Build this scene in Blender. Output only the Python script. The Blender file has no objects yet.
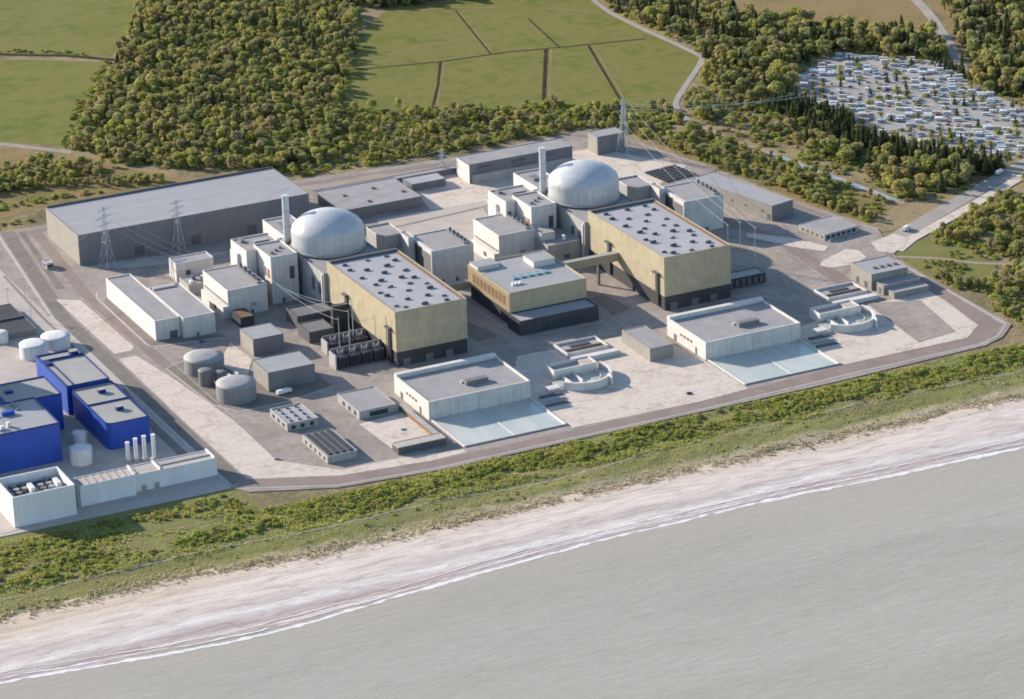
import bpy, bmesh, math, random
import numpy as np
from mathutils import Vector, Matrix, noise as mnoise

SC = bpy.context.scene
COL = SC.collection
R = math.radians

# ------------------------------------------------------------------ camera
cd = bpy.data.cameras.new('camera')
cam = bpy.data.objects.new('camera', cd)
COL.objects.link(cam)
pitch, roll, yaw = R(21.50), R(-1.77), R(25.43)
fw = Vector((math.sin(yaw) * math.cos(pitch), math.cos(yaw) * math.cos(pitch), -math.sin(pitch)))
rt = Vector((math.cos(yaw), -math.sin(yaw), 0)); up = rt.cross(fw)
r2 = math.cos(roll) * rt + math.sin(roll) * up
u2 = -math.sin(roll) * rt + math.cos(roll) * up
m3 = Matrix((r2, u2, -fw)).transposed()
cam.matrix_world = Matrix.Translation((-991.92, -2196.0, 939.56)) @ m3.to_4x4()
cd.sensor_width = 36.0
cd.lens = 3503.82 / 1024 * 36.0
cd.clip_start = 10.0
cd.clip_end = 20000.0
SC.camera = cam
SC.render.resolution_x, SC.render.resolution_y = 1024, 699

# ------------------------------------------------------------------ sky and sun
SUN_ELEV = 21.5
SUN_DIR = Vector((-0.56, 0.83, 0)).normalized()        # towards the sun, on the ground
world = bpy.data.worlds.new('World'); SC.world = world
world.use_nodes = True
wn = world.node_tree.nodes; wl = world.node_tree.links
for n in list(wn): wn.remove(n)
sky = wn.new('ShaderNodeTexSky'); sky.sky_type = 'NISHITA'; sky.sun_disc = False
sky.sun_elevation = R(SUN_ELEV)
sky.sun_rotation = math.atan2(SUN_DIR.x, SUN_DIR.y)
sky.air_density = 1.0; sky.dust_density = 0.5; sky.ozone_density = 2.2
bg = wn.new('ShaderNodeBackground'); bg.inputs['Strength'].default_value = 0.13
wo = wn.new('ShaderNodeOutputWorld')
wl.new(sky.outputs[0], bg.inputs[0]); wl.new(bg.outputs[0], wo.inputs[0])
sl = bpy.data.lights.new('sun', 'SUN'); sl.energy = 4.6; sl.angle = R(0.6); sl.color = (1.0, 0.885, 0.76)
sun = bpy.data.objects.new('sun', sl); COL.objects.link(sun)
sd = Vector((SUN_DIR.x * math.cos(R(SUN_ELEV)), SUN_DIR.y * math.cos(R(SUN_ELEV)), math.sin(R(SUN_ELEV))))
sun.rotation_euler = sd.to_track_quat('Z', 'Y').to_euler()
sun.location = (0, 0, 900)
SC.view_settings.view_transform = 'Standard'
SC.view_settings.look = 'None'
SC.view_settings.exposure = 0.85
SC.view_settings.gamma = 1.0
SC.view_settings.use_curve_mapping = False
SC.render.engine = 'CYCLES'
SC.cycles.max_bounces = 6
SC.cycles.filter_width = 1.8
SC.cycles.transparent_max_bounces = 4

# ------------------------------------------------------------------ materials
MATS = {}
def _nt(name):
    m = bpy.data.materials.new(name); m.use_nodes = True
    nt = m.node_tree
    b = nt.nodes['Principled BSDF']
    return m, nt, b
def N(nt, t, **kw):
    n = nt.nodes.new(t)
    for k, v in kw.items():
        if k in n.inputs: n.inputs[k].default_value = v
        else: setattr(n, k, v)
    return n
def math_(nt, op, a, b=None):
    n = nt.nodes.new('ShaderNodeMath'); n.operation = op
    for i, v in enumerate((a, b)):
        if v is None: continue
        if hasattr(v, 'links') or hasattr(v, 'is_output'): nt.links.new(v, n.inputs[i])
        else: n.inputs[i].default_value = v
    return n.outputs[0]
def mixc(nt, fac, a, b, mode='MIX'):
    n = nt.nodes.new('ShaderNodeMix'); n.data_type = 'RGBA'; n.blend_type = mode
    for i, v in ((0, fac), (6, a), (7, b)):
        if hasattr(v, 'is_output'): nt.links.new(v, n.inputs[i])
        elif i == 0: n.inputs[0].default_value = v
        else: n.inputs[i].default_value = (*v, 1) if len(v) == 3 else v
    return n.outputs[2]
def ramp(nt, src, stops, interp='LINEAR'):
    n = nt.nodes.new('ShaderNodeValToRGB'); cr = n.color_ramp; cr.interpolation = interp
    while len(cr.elements) < len(stops): cr.elements.new(0.5)
    for e, (p, c) in zip(cr.elements, stops):
        e.position = p; e.color = (*c, 1) if len(c) == 3 else c
    nt.links.new(src, n.inputs[0])
    return n.outputs[0]
def pos(nt, scale=(1, 1, 1), rot=0.0):
    g = nt.nodes.new('ShaderNodeNewGeometry')
    mp = nt.nodes.new('ShaderNodeMapping'); mp.inputs['Scale'].default_value = scale
    mp.inputs['Rotation'].default_value = (0, 0, rot)
    nt.links.new(g.outputs['Position'], mp.inputs['Vector'])
    return mp.outputs[0]
def noise(nt, vec, scale, detail=4, rough=0.55, dist=0.0):
    n = N(nt, 'ShaderNodeTexNoise', Scale=scale, Detail=detail, Roughness=rough, Distortion=dist)
    nt.links.new(vec, n.inputs['Vector'])
    return n.outputs[0]
def mul(c, k): return tuple(min(1, max(0, x * k)) for x in c)

def surf(name, col, rough=0.75, var=0.16, scale=0.12, metal=0.0, streak=0.0, joints=None, jdark=0.8, bump=0.0, tint=None, ribs=None):
    """plain wall / roof / paint material with world-space weathering"""
    if name in MATS: return MATS[name]
    m, nt, b = _nt(name)
    P = pos(nt)
    f = noise(nt, P, scale, 5, 0.6)
    f2 = noise(nt, P, scale * 7, 3, 0.6)
    fac = math_(nt, 'ADD', math_(nt, 'MULTIPLY', f, 0.65), math_(nt, 'MULTIPLY', f2, 0.35))
    c = ramp(nt, fac, [(0.30, mul(col, 1 - var)), (0.52, col), (0.72, mul(tint or col, 1 + var * 0.8))])
    if streak:
        s = noise(nt, pos(nt, (1, 1, 0.06)), 0.7, 3, 0.6)
        sm = ramp(nt, s, [(0.45, (1, 1, 1)), (0.72, (1 - streak,) * 3)])
        c = mixc(nt, 1.0, c, sm, 'MULTIPLY')
    if joints:
        w, h, t = joints
        g = nt.nodes.new('ShaderNodeNewGeometry'); sx = nt.nodes.new('ShaderNodeSeparateXYZ')
        nt.links.new(g.outputs['Position'], sx.inputs[0])
        cb = nt.nodes.new('ShaderNodeCombineXYZ')
        if h < 0:      # on the flat
            nt.links.new(sx.outputs[0], cb.inputs[0]); nt.links.new(sx.outputs[1], cb.inputs[1])
        else:
            nt.links.new(math_(nt, 'ADD', sx.outputs[0], sx.outputs[1]), cb.inputs[0]); nt.links.new(sx.outputs[2], cb.inputs[1])
        br = N(nt, 'ShaderNodeTexBrick', Scale=1.0); br.offset = 0.0
        br.inputs['Brick Width'].default_value = w; br.inputs['Row Height'].default_value = abs(h)
        br.inputs['Mortar Size'].default_value = t; br.inputs['Mortar Smooth'].default_value = 0.3
        br.inputs['Color1'].default_value = (1, 1, 1, 1); br.inputs['Color2'].default_value = (0.92, 0.92, 0.92, 1)
        br.inputs['Mortar'].default_value = (jdark, jdark, jdark, 1)
        nt.links.new(cb.outputs[0], br.inputs['Vector'])
        c = mixc(nt, 1.0, c, br.outputs[0], 'MULTIPLY')
    nt.links.new(c, b.inputs['Base Color'])
    b.inputs['Roughness'].default_value = rough; b.inputs['Metallic'].default_value = metal
    b.inputs['Specular IOR Level'].default_value = 0.35
    if bump or ribs:
        bp = N(nt, 'ShaderNodeBump', Strength=bump or 0.5, Distance=0.3)
        if ribs:
            g = nt.nodes.new('ShaderNodeNewGeometry'); sx = nt.nodes.new('ShaderNodeSeparateXYZ')
            nt.links.new(g.outputs['Position'], sx.inputs[0])
            hh = math_(nt, 'SINE', math_(nt, 'MULTIPLY', math_(nt, 'ADD', sx.outputs[0], sx.outputs[1]), 6.283 / ribs))
        else:
            hh = noise(nt, P, 0.9, 4, 0.6)
        nt.links.new(hh, bp.inputs['Height']); nt.links.new(bp.outputs[0], b.inputs['Normal'])
    MATS[name] = m
    return m

WHITE = surf('pale_concrete', (0.64, 0.61, 0.57), 0.8, 0.14, 0.12, streak=0.14, joints=(7.5, 4.2, 0.16), jdark=0.80)
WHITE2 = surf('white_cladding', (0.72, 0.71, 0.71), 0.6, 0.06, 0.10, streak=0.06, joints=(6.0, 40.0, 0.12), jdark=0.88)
GREYC = surf('grey_concrete', (0.38, 0.37, 0.355), 0.85, 0.18, 0.12, streak=0.22, joints=(6.0, 3.5, 0.14), jdark=0.82)
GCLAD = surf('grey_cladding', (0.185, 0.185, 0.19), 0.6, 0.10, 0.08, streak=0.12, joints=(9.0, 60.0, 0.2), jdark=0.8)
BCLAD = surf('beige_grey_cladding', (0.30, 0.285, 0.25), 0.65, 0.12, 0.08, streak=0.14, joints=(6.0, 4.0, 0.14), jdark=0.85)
DARK = surf('dark_cladding', (0.055, 0.056, 0.062), 0.6, 0.25, 0.15, streak=0.15, joints=(3.0, 20.0, 0.2), jdark=0.6)
DARK2 = surf('dark_steel', (0.10, 0.10, 0.105), 0.6, 0.25, 0.3)
GOLD = surf('gold_cladding', (0.42, 0.36, 0.243), 0.5, 0.17, 0.14, metal=0.0, streak=0.10, joints=(2.6, 5.2, 0.12), jdark=0.84)
BROWN = surf('bronze_panel', (0.20, 0.13, 0.075), 0.5, 0.2, 0.2)
BRONZE = surf('bronze_cladding', (0.32, 0.25, 0.155), 0.5, 0.2, 0.12)
ROOF = surf('grey_roof_membrane', (0.31, 0.297, 0.292), 0.85, 0.16, 0.09, joints=(5.0, -14.0, 0.10), jdark=0.9)
ROOFL = surf('light_roof_sheet', (0.335, 0.328, 0.325), 0.6, 0.08, 0.05, joints=(400.0, -4.2, 0.12), jdark=0.92)
ROOFW = surf('white_roof_membrane', (0.37, 0.362, 0.37), 0.75, 0.10, 0.08, joints=(6.0, -12.0, 0.12), jdark=0.92)
ROOFB = surf('beige_roof_membrane', (0.34, 0.335, 0.305), 0.8, 0.12, 0.08, joints=(3.0, -9.0, 0.10), jdark=0.9)
BLUE = surf('blue_cladding', (0.024, 0.08, 0.39), 0.45, 0.16, 0.07, streak=0.10, joints=(2.4, 60.0, 0.16), jdark=0.82)
BLUED = surf('dark_blue_trim', (0.012, 0.025, 0.16), 0.5, 0.15, 0.2)
DOME = surf('dome_concrete', (0.50, 0.51, 0.52), 0.40, 0.17, 0.05, streak=0.22, joints=(9.0, 5.5, 0.14), jdark=0.93)
STACKM = surf('stack_steel', (0.50, 0.53, 0.56), 0.5, 0.08, 0.2, streak=0.12)
TANK = surf('tank_grey', (0.22, 0.225, 0.225), 0.6, 0.10, 0.2, streak=0.2)
TANKR = surf('tank_roof', (0.30, 0.295, 0.29), 0.65, 0.1, 0.2)
TANKW = surf('tank_white', (0.62, 0.62, 0.60), 0.6, 0.1, 0.2, streak=0.2)
STEEL = surf('galvanised_steel', (0.46, 0.49, 0.51), 0.5, 0.1, 0.3, metal=0.3)
WIREM = surf('line_aluminium', (0.55, 0.56, 0.57), 0.5, 0.05, 0.3, metal=0.3)
GLASS = surf('dark_window_glass', (0.045, 0.06, 0.075), 0.12, 0.1, 0.3)
SKYL = surf('skylight_glass', (0.16, 0.28, 0.30), 0.15, 0.2, 0.3)
RUST = surf('rust_door', (0.30, 0.14, 0.06), 0.7, 0.3, 0.3)
DOORM = surf('roller_door', (0.13, 0.14, 0.15), 0.6, 0.15, 0.4)
TYRE = surf('black_rubber', (0.02, 0.02, 0.02), 0.8, 0.2, 0.5)
KERB = surf('kerb_concrete', (0.44, 0.40, 0.365), 0.85, 0.15, 0.2)
BARK = surf('bark', (0.11, 0.085, 0.06), 0.9, 0.3, 0.8)
SOLAR = surf('dark_panel_glass', (0.04, 0.045, 0.055), 0.85, 0.3, 0.3)

def ground_mat(name, stops, scale, detail=6, rough=0.9, stretch=(1, 1, 1), rot=0.0, scale2=None, amt2=0.35, bump=0.3, bdist=0.4, joints=None, spec=0.2, dist=0.6):
    m, nt, b = _nt(name)
    P = pos(nt, stretch, rot)
    f = noise(nt, P, scale, detail, 0.62, dist)
    if scale2:
        f2 = noise(nt, pos(nt), scale2, 3, 0.6)
        f = math_(nt, 'ADD', math_(nt, 'MULTIPLY', f, 1 - amt2), math_(nt, 'MULTIPLY', f2, amt2))
    c = ramp(nt, f, stops)
    if joints:
        br = N(nt, 'ShaderNodeTexBrick', Scale=1.0); br.offset = 0.5
        br.inputs['Brick Width'].default_value = joints[0]; br.inputs['Row Height'].default_value = joints[1]
        br.inputs['Mortar Size'].default_value = joints[2]; br.inputs['Mortar Smooth'].default_value = 0.4
        k = joints[3]
        br.inputs['Color1'].default_value = (1, 1, 1, 1); br.inputs['Color2'].default_value = (0.93, 0.925, 0.92, 1)
        br.inputs['Mortar'].default_value = (k, k, k, 1)
        nt.links.new(pos(nt), br.inputs['Vector'])
        c = mixc(nt, 1.0, c, br.outputs[0], 'MULTIPLY')
    nt.links.new(c, b.inputs['Base Color'])
    b.inputs['Roughness'].default_value = rough
    b.inputs['Specular IOR Level'].default_value = spec
    if bump:
        bp = N(nt, 'ShaderNodeBump', Strength=bump, Distance=bdist)
        nt.links.new(noise(nt, pos(nt), 0.8, 5, 0.65), bp.inputs['Height'])
        nt.links.new(bp.outputs[0], b.inputs['Normal'])
    MATS[name] = m
    return m

SCRUB = ground_mat('scrub_ground', [(0.30, (0.091, 0.091, 0.038)), (0.45, (0.184, 0.156, 0.080)), (0.56, (0.315, 0.234, 0.132)), (0.70, (0.200, 0.202, 0.080))], 0.022, scale2=0.25, bump=0.8, bdist=1.0)
FIELD = ground_mat('pasture_grass', [(0.34, (0.092, 0.119, 0.018)), (0.45, (0.131, 0.141, 0.024)), (0.54, (0.163, 0.156, 0.037)), (0.66, (0.142, 0.154, 0.033))], 0.014, stretch=(1, 1.6, 1), rot=0.5, scale2=0.07, amt2=0.5, bump=0.5)
FIELD2 = ground_mat('meadow_grass', [(0.34, (0.088, 0.116, 0.015)), (0.45, (0.129, 0.139, 0.022)), (0.53, (0.170, 0.152, 0.040)), (0.60, (0.149, 0.152, 0.031)), (0.70, (0.103, 0.130, 0.020))], 0.018, scale2=0.075, amt2=0.5, bump=0.5)
TAN = ground_mat('dry_heath_grass', [(0.30, (0.158, 0.115, 0.043)), (0.50, (0.223, 0.162, 0.068)), (0.70, (0.259, 0.194, 0.101))], 0.02, scale2=0.2, bump=0.4)
ROUGH = ground_mat('rough_grass', [(0.28, (0.096, 0.094, 0.028)), (0.46, (0.192, 0.148, 0.052)), (0.6, (0.259, 0.179, 0.080)), (0.75, (0.154, 0.134, 0.040))], 0.03, scale2=0.22, bump=0.7, bdist=0.8)
ASPH = ground_mat('worn_asphalt', [(0.34, (0.236, 0.205, 0.176)), (0.46, (0.282, 0.245, 0.214)), (0.54, (0.328, 0.286, 0.250)), (0.66, (0.385, 0.332, 0.288))], 0.035, scale2=0.22, amt2=0.45, bump=0.15, joints=(15, 9, 0.2, 0.90))
ASPHD = ground_mat('dark_asphalt', [(0.30, (0.194, 0.153, 0.135)), (0.50, (0.244, 0.193, 0.168)), (0.70, (0.303, 0.234, 0.200))], 0.05, scale2=0.4, bump=0.15)
PALE = ground_mat('concrete_hardstanding', [(0.36, (0.441, 0.366, 0.300)), (0.47, (0.549, 0.470, 0.396)), (0.54, (0.608, 0.537, 0.457)), (0.64, (0.539, 0.451, 0.370))], 0.05, scale2=0.22, amt2=0.5, bump=0.15, joints=(9, 6, 0.22, 0.88))
PALE2 = ground_mat('light_paving', [(0.28, (0.360, 0.323, 0.282)), (0.48, (0.440, 0.394, 0.348)), (0.70, (0.500, 0.451, 0.400))], 0.04, scale2=0.5, bump=0.15, joints=(9, 6, 0.2, 0.88))
GRAVEL = ground_mat('brown_gravel', [(0.30, (0.144, 0.125, 0.107)), (0.50, (0.194, 0.171, 0.148)), (0.70, (0.245, 0.217, 0.189))], 0.06, scale2=0.6, bump=0.4)
ROADM = ground_mat('road_surface', [(0.30, (0.268, 0.238, 0.214)), (0.50, (0.321, 0.289, 0.257)), (0.70, (0.375, 0.336, 0.297))], 0.04, scale2=0.3, bump=0.1)
TRACK = ground_mat('track_dirt', [(0.30, (0.240, 0.200, 0.144)), (0.50, (0.304, 0.256, 0.200)), (0.70, (0.368, 0.320, 0.264))], 0.06, scale2=0.4, bump=0.3)
DITCH = ground_mat('ditch_water', [(0.30, (0.028, 0.024, 0.016)), (0.50, (0.048, 0.042, 0.029)), (0.70, (0.080, 0.068, 0.040))], 0.1, bump=0.2, rough=0.95, spec=0.02)
STREAM = ground_mat('stream_water', [(0.30, (0.22, 0.27, 0.28)), (0.55, (0.32, 0.36, 0.36)), (0.70, (0.36, 0.36, 0.32))], 0.06, bump=0.1, rough=0.25, spec=0.5)
def dune_mat():
    m, nt, b = _nt('dune_grass')
    f = math_(nt, 'ADD', math_(nt, 'MULTIPLY', noise(nt, pos(nt, (0.45, 1.7, 1)), 0.02, 6, .62, .6), .5), math_(nt, 'MULTIPLY', noise(nt, pos(nt), 0.25, 4, .65), .5))
    c = ramp(nt, f, [(0.34, (0.09, 0.11, 0.026)), (0.43, (0.15, 0.17, 0.042)), (0.50, (0.215, 0.215, 0.072)), (0.57, (0.17, 0.155, 0.066)), (0.66, (0.28, 0.25, 0.115))])
    g = nt.nodes.new('ShaderNodeNewGeometry'); sx = nt.nodes.new('ShaderNodeSeparateXYZ'); nt.links.new(g.outputs['Position'], sx.inputs[0])
    t = math_(nt, 'ADD', math_(nt, 'MULTIPLY', math_(nt, 'ADD', sx.outputs[1], 308.0), 1 / 40.0), math_(nt, 'MULTIPLY', math_(nt, 'SUBTRACT', noise(nt, pos(nt), 0.06, 5, .7), 0.5), 0.9))
    c = mixc(nt, ramp(nt, t, [(0.34, (.95, .95, .95)), (0.66, (0, 0, 0))]), c, (0.40, 0.345, 0.25))
    nt.links.new(c, b.inputs['Base Color']); b.inputs['Roughness'].default_value = .9; b.inputs['Specular IOR Level'].default_value = .15
    bp = N(nt, 'ShaderNodeBump', Strength=0.9, Distance=0.9); nt.links.new(noise(nt, pos(nt), 0.6, 5, .7), bp.inputs['Height']); nt.links.new(bp.outputs[0], b.inputs['Normal'])
    return m
DUNEM = dune_mat()
LAWN = ground_mat('short_lawn', [(0.30, (0.11, 0.13, 0.03)), (0.50, (0.16, 0.16, 0.045)), (0.70, (0.21, 0.185, 0.07))], 0.05, scale2=0.3, bump=0.4)
PARKM = ground_mat('caravan_park_gravel', [(0.36, (0.23, 0.215, 0.195)), (0.48, (0.30, 0.285, 0.265)), (0.56, (0.36, 0.34, 0.315)), (0.64, (0.14, 0.15, 0.055))], 0.04, scale2=0.2, amt2=0.45, bump=0.3)
BASINW = ground_mat('basin_water', [(0.30, (0.384, 0.416, 0.374)), (0.50, (0.452, 0.477, 0.426)), (0.70, (0.521, 0.528, 0.468))], 0.05, stretch=(1, 0.3, 1), bump=0.15, bdist=0.2, rough=0.22, spec=0.5)

def beach_mat():
    m, nt, b = _nt('shingle_beach')
    g = nt.nodes.new('ShaderNodeNewGeometry'); sx = nt.nodes.new('ShaderNodeSeparateXYZ')
    nt.links.new(g.outputs['Position'], sx.inputs[0])
    wob = noise(nt, pos(nt, (0.35, 1, 1)), 0.014, 5, 0.6)
    t = math_(nt, 'ADD', math_(nt, 'MULTIPLY', math_(nt, 'ADD', sx.outputs[1], 392.0), 1 / 95.0), math_(nt, 'MULTIPLY', math_(nt, 'SUBTRACT', wob, 0.5), 0.34))
    c = ramp(nt, t, [(0.02, (0.42, 0.35, 0.31)), (0.15, (0.40, 0.33, 0.295)), (0.19, (0.62, 0.56, 0.51)), (0.25, (0.42, 0.355, 0.335)), (0.33, (0.47, 0.405, 0.385)), (0.41, (0.68, 0.64, 0.60)), (0.50, (0.54, 0.475, 0.43)), (0.74, (0.64, 0.565, 0.505)), (0.95, (0.58, 0.48, 0.37))])
    st = noise(nt, pos(nt, (0.16, 1, 1)), 0.22, 5, 0.65, 1.2)
    c = mixc(nt, 1.0, c, ramp(nt, st, [(0.34, (0.72, 0.69, 0.68)), (0.5, (0.98, 0.98, 0.98)), (0.66, (1.14, 1.14, 1.14))]), 'MULTIPLY')
    fn = noise(nt, pos(nt), 0.9, 4, 0.7)
    c = mixc(nt, 1.0, c, ramp(nt, fn, [(0.34, (0.83, 0.82, 0.81)), (0.6, (1.04, 1.04, 1.04))]), 'MULTIPLY')
    nt.links.new(c, b.inputs['Base Color'])
    b.inputs['Roughness'].default_value = 0.85; b.inputs['Specular IOR Level'].default_value = 0.2
    bp = N(nt, 'ShaderNodeBump', Strength=0.5, Distance=0.5)
    nt.links.new(math_(nt, 'ADD', st, math_(nt, 'MULTIPLY', fn, 0.5)), bp.inputs['Height']); nt.links.new(bp.outputs[0], b.inputs['Normal'])
    return m
BEACH = beach_mat()
def sea_mat():
    m, nt, b = _nt('silty_sea_water')
    f = noise(nt, pos(nt, (0.22, 1, 1), 0.32), 0.016, 6, 0.62, 0.9)
    f2 = noise(nt, pos(nt, (0.55, 1.25, 1), 0.42), 0.14, 7, 0.78, 0.3)
    g = nt.nodes.new('ShaderNodeNewGeometry'); sx = nt.nodes.new('ShaderNodeSeparateXYZ')
    nt.links.new(g.outputs['Position'], sx.inputs[0])
    near = math_(nt, 'MULTIPLY', math_(nt, 'ADD', sx.outputs[1], 460.0), 1 / 90.0)
    near = math_(nt, 'ADD', near, math_(nt, 'MULTIPLY', math_(nt, 'SUBTRACT', f, 0.5), 2.0))
    c = ramp(nt, math_(nt, 'ADD', math_(nt, 'MULTIPLY', f, 0.45), math_(nt, 'MULTIPLY', f2, 0.55)), [(0.36, (0.325, 0.295, 0.236)), (0.5, (0.365, 0.335, 0.272)), (0.64, (0.405, 0.376, 0.312))])
    c = mixc(nt, ramp(nt, near, [(0.0, (0, 0, 0)), (1.0, (0.8, 0.8, 0.8))]), c, (0.39, 0.335, 0.265))
    nt.links.new(c, b.inputs['Base Color'])
    b.inputs['Roughness'].default_value = 0.33; b.inputs['Specular IOR Level'].default_value = 0.35
    w1 = noise(nt, pos(nt, (0.3, 1.5, 1), 0.35), 0.16, 6, 0.7, 0.5)
    w2 = noise(nt, pos(nt, (0.6, 1.3, 1), -0.2), 0.55, 4, 0.65)
    bp = N(nt, 'ShaderNodeBump', Strength=0.42, Distance=1.0)
    nt.links.new(math_(nt, 'ADD', w1, math_(nt, 'MULTIPLY', w2, 0.5)), bp.inputs['Height']); nt.links.new(bp.outputs[0], b.inputs['Normal'])
    return m
SEA = sea_mat()
FOAM = surf('foam_white', (0.70, 0.67, 0.65), 0.7, 0.1, 0.3)

def leaf_mat(name, stops):
    m, nt, b = _nt(name)
    oi = nt.nodes.new('ShaderNodeObjectInfo')
    at = nt.nodes.new('ShaderNodeAttribute'); at.attribute_name = 'tone'
    f = math_(nt, 'FRACT', math_(nt, 'ADD', oi.outputs['Random'], at.outputs['Fac']))
    c = ramp(nt, f, stops)
    nz = noise(nt, pos(nt), 0.7, 2, 0.5)
    c = mixc(nt, 1.0, c, ramp(nt, nz, [(0.3, (0.72, 0.76, 0.72)), (0.68, (1.25, 1.2, 1.15))]), 'MULTIPLY')
    nt.links.new(c, b.inputs['Base Color'])
    b.inputs['Roughness'].default_value = 0.65; b.inputs['Specular IOR Level'].default_value = 0.2
    tr = nt.nodes.new('ShaderNodeBsdfTranslucent'); nt.links.new(c, tr.inputs[0])
    mx = nt.nodes.new('ShaderNodeMixShader'); mx.inputs[0].default_value = 0.55
    out = nt.nodes['Material Output']
    nt.links.new(b.outputs[0], mx.inputs[1]); nt.links.new(tr.outputs[0], mx.inputs[2]); nt.links.new(mx.outputs[0], out.inputs[0])
    return m
LEAF = leaf_mat('broadleaf_foliage', [(0.0, (0.287, 0.305, 0.100)), (0.13, (0.460, 0.454, 0.125)), (0.26, (0.333, 0.345, 0.145)), (0.38, (0.517, 0.483, 0.150)), (0.50, (0.380, 0.385, 0.190)), (0.60, (0.276, 0.299, 0.110)), (0.70, (0.460, 0.425, 0.170)), (0.80, (0.345, 0.310, 0.170)), (0.90, (0.506, 0.425, 0.150)), (1.0, (0.380, 0.345, 0.210))])
NEEDLE = leaf_mat('conifer_foliage', [(0.0, (0.069, 0.092, 0.039)), (0.5, (0.092, 0.115, 0.048)), (1.0, (0.127, 0.138, 0.055))])
BUSHL = leaf_mat('shrub_foliage', [(0.0, (0.324, 0.388, 0.086)), (0.3, (0.438, 0.475, 0.105)), (0.55, (0.340, 0.362, 0.105)), (0.75, (0.493, 0.449, 0.139)), (0.9, (0.285, 0.282, 0.105)), (1.0, (0.513, 0.404, 0.174))])
STRAW = leaf_mat('marram_straw', [(0.0, (0.50, 0.44, 0.30)), (0.4, (0.60, 0.53, 0.38)), (0.75, (0.44, 0.39, 0.25)), (1.0, (0.34, 0.33, 0.17))])

# ------------------------------------------------------------------ mesh helpers
class MB:
    def __init__(s): s.v = []; s.f = []; s.m = []
    def box(s, x0, x1, y0, y1, z0, z1, mi=0, top=True, bottom=False):
        b = len(s.v)
        s.v += [(x0, y0, z0), (x1, y0, z0), (x1, y1, z0), (x0, y1, z0), (x0, y0, z1), (x1, y0, z1), (x1, y1, z1), (x0, y1, z1)]
        fs = [(0, 1, 5, 4), (1, 2, 6, 5), (2, 3, 7, 6), (3, 0, 4, 7)]
        if top: fs.append((4, 5, 6, 7))
        if bottom: fs.append((3, 2, 1, 0))
        s.f += [tuple(b + i for i in f) for f in fs]; s.m += [mi] * len(fs); return s
    def prism(s, pts, z0, z1, mi=0, top=True):
        b = len(s.v); n = len(pts)
        s.v += [(x, y, z0) for x, y in pts] + [(x, y, z1) for x, y in pts]
        for i in range(n): s.f.append((b + i, b + (i + 1) % n, b + n + (i + 1) % n, b + n + i)); s.m.append(mi)
        if top: s.f.append(tuple(b + n + i for i in range(n))); s.m.append(mi)
        return s
    def cyl(s, x, y, z0, z1, r, n=20, r1=None, mi=0, cap=True):
        r1 = r if r1 is None else r1
        b = len(s.v)
        for z, rr in ((z0, r), (z1, r1)):
            s.v += [(x + rr * math.cos(2 * math.pi * i / n), y + rr * math.sin(2 * math.pi * i / n), z) for i in range(n)]
        for i in range(n): s.f.append((b + i, b + (i + 1) % n, b + n + (i + 1) % n, b + n + i)); s.m.append(mi)
        if cap: s.f.append(tuple(b + n + i for i in range(n))); s.m.append(mi)
        return s
    def lathe(s, x, y, prof, n=48, mi=0):
        b = len(s.v)
        for r, z in prof: s.v += [(x + r * math.cos(2 * math.pi * i / n), y + r * math.sin(2 * math.pi * i / n), z) for i in range(n)]
        for k in range(len(prof) - 1):
            for i in range(n):
                j = (i + 1) % n
                s.f.append((b + k * n + i, b + k * n + j, b + (k + 1) * n + j, b + (k + 1) * n + i)); s.m.append(mi)
        return s
    def bar(s, a, c, r, n=4, mi=0):
        a = Vector(a); c = Vector(c); d = (c - a)
        if d.length < 1e-6: return s
        d.normalize(); p = d.orthogonal().normalized(); q = d.cross(p)
        b = len(s.v)
        for o in (a, c):
            for i in range(n):
                t = 2 * math.pi * (i + 0.5) / n
                s.v.append(tuple(o + p * (r * math.cos(t)) + q * (r * math.sin(t))))
        for i in range(n): s.f.append((b + i, b + (i + 1) % n, b + n + (i + 1) % n, b + n + i)); s.m.append(mi)
        s.f.append(tuple(b + n + i for i in range(n))); s.f.append(tuple(b + n - 1 - i for i in range(n))); s.m += [mi, mi]
        return s
    def mesh(s, name, mats, smooth=False):
        me = bpy.data.meshes.new(name); me.from_pydata(s.v, [], s.f)
        if not isinstance(mats, (list, tuple)): mats = [mats]
        for m in mats: me.materials.append(m)
        if len(mats) > 1: me.polygons.foreach_set('material_index', s.m)
        if smooth: me.polygons.foreach_set('use_smooth', [True] * len(me.polygons))
        me.update(); return me
    def build(s, name, mats, parent=None, loc=(0, 0, 0), smooth=False):
        return link(name, s.mesh(name, mats, smooth), parent, loc)

def link(name, data, parent=None, loc=(0, 0, 0)):
    o = bpy.data.objects.new(name, data); COL.objects.link(o); o.location = loc
    if parent: o.parent = parent
    return o
def tag(o, label, cat, group=None, kind=None):
    o['label'] = label; o['category'] = cat
    if group: o['group'] = group
    if kind: o['kind'] = kind
    return o
def thing(name, label, cat, loc=(0, 0, 0), rz=0.0, group=None):
    o = link(name, None, None, loc); o.rotation_euler = (0, 0, rz); o.empty_display_size = 2
    return tag(o, label, cat, group)
def struct(o): o['kind'] = 'structure'; return o

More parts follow.
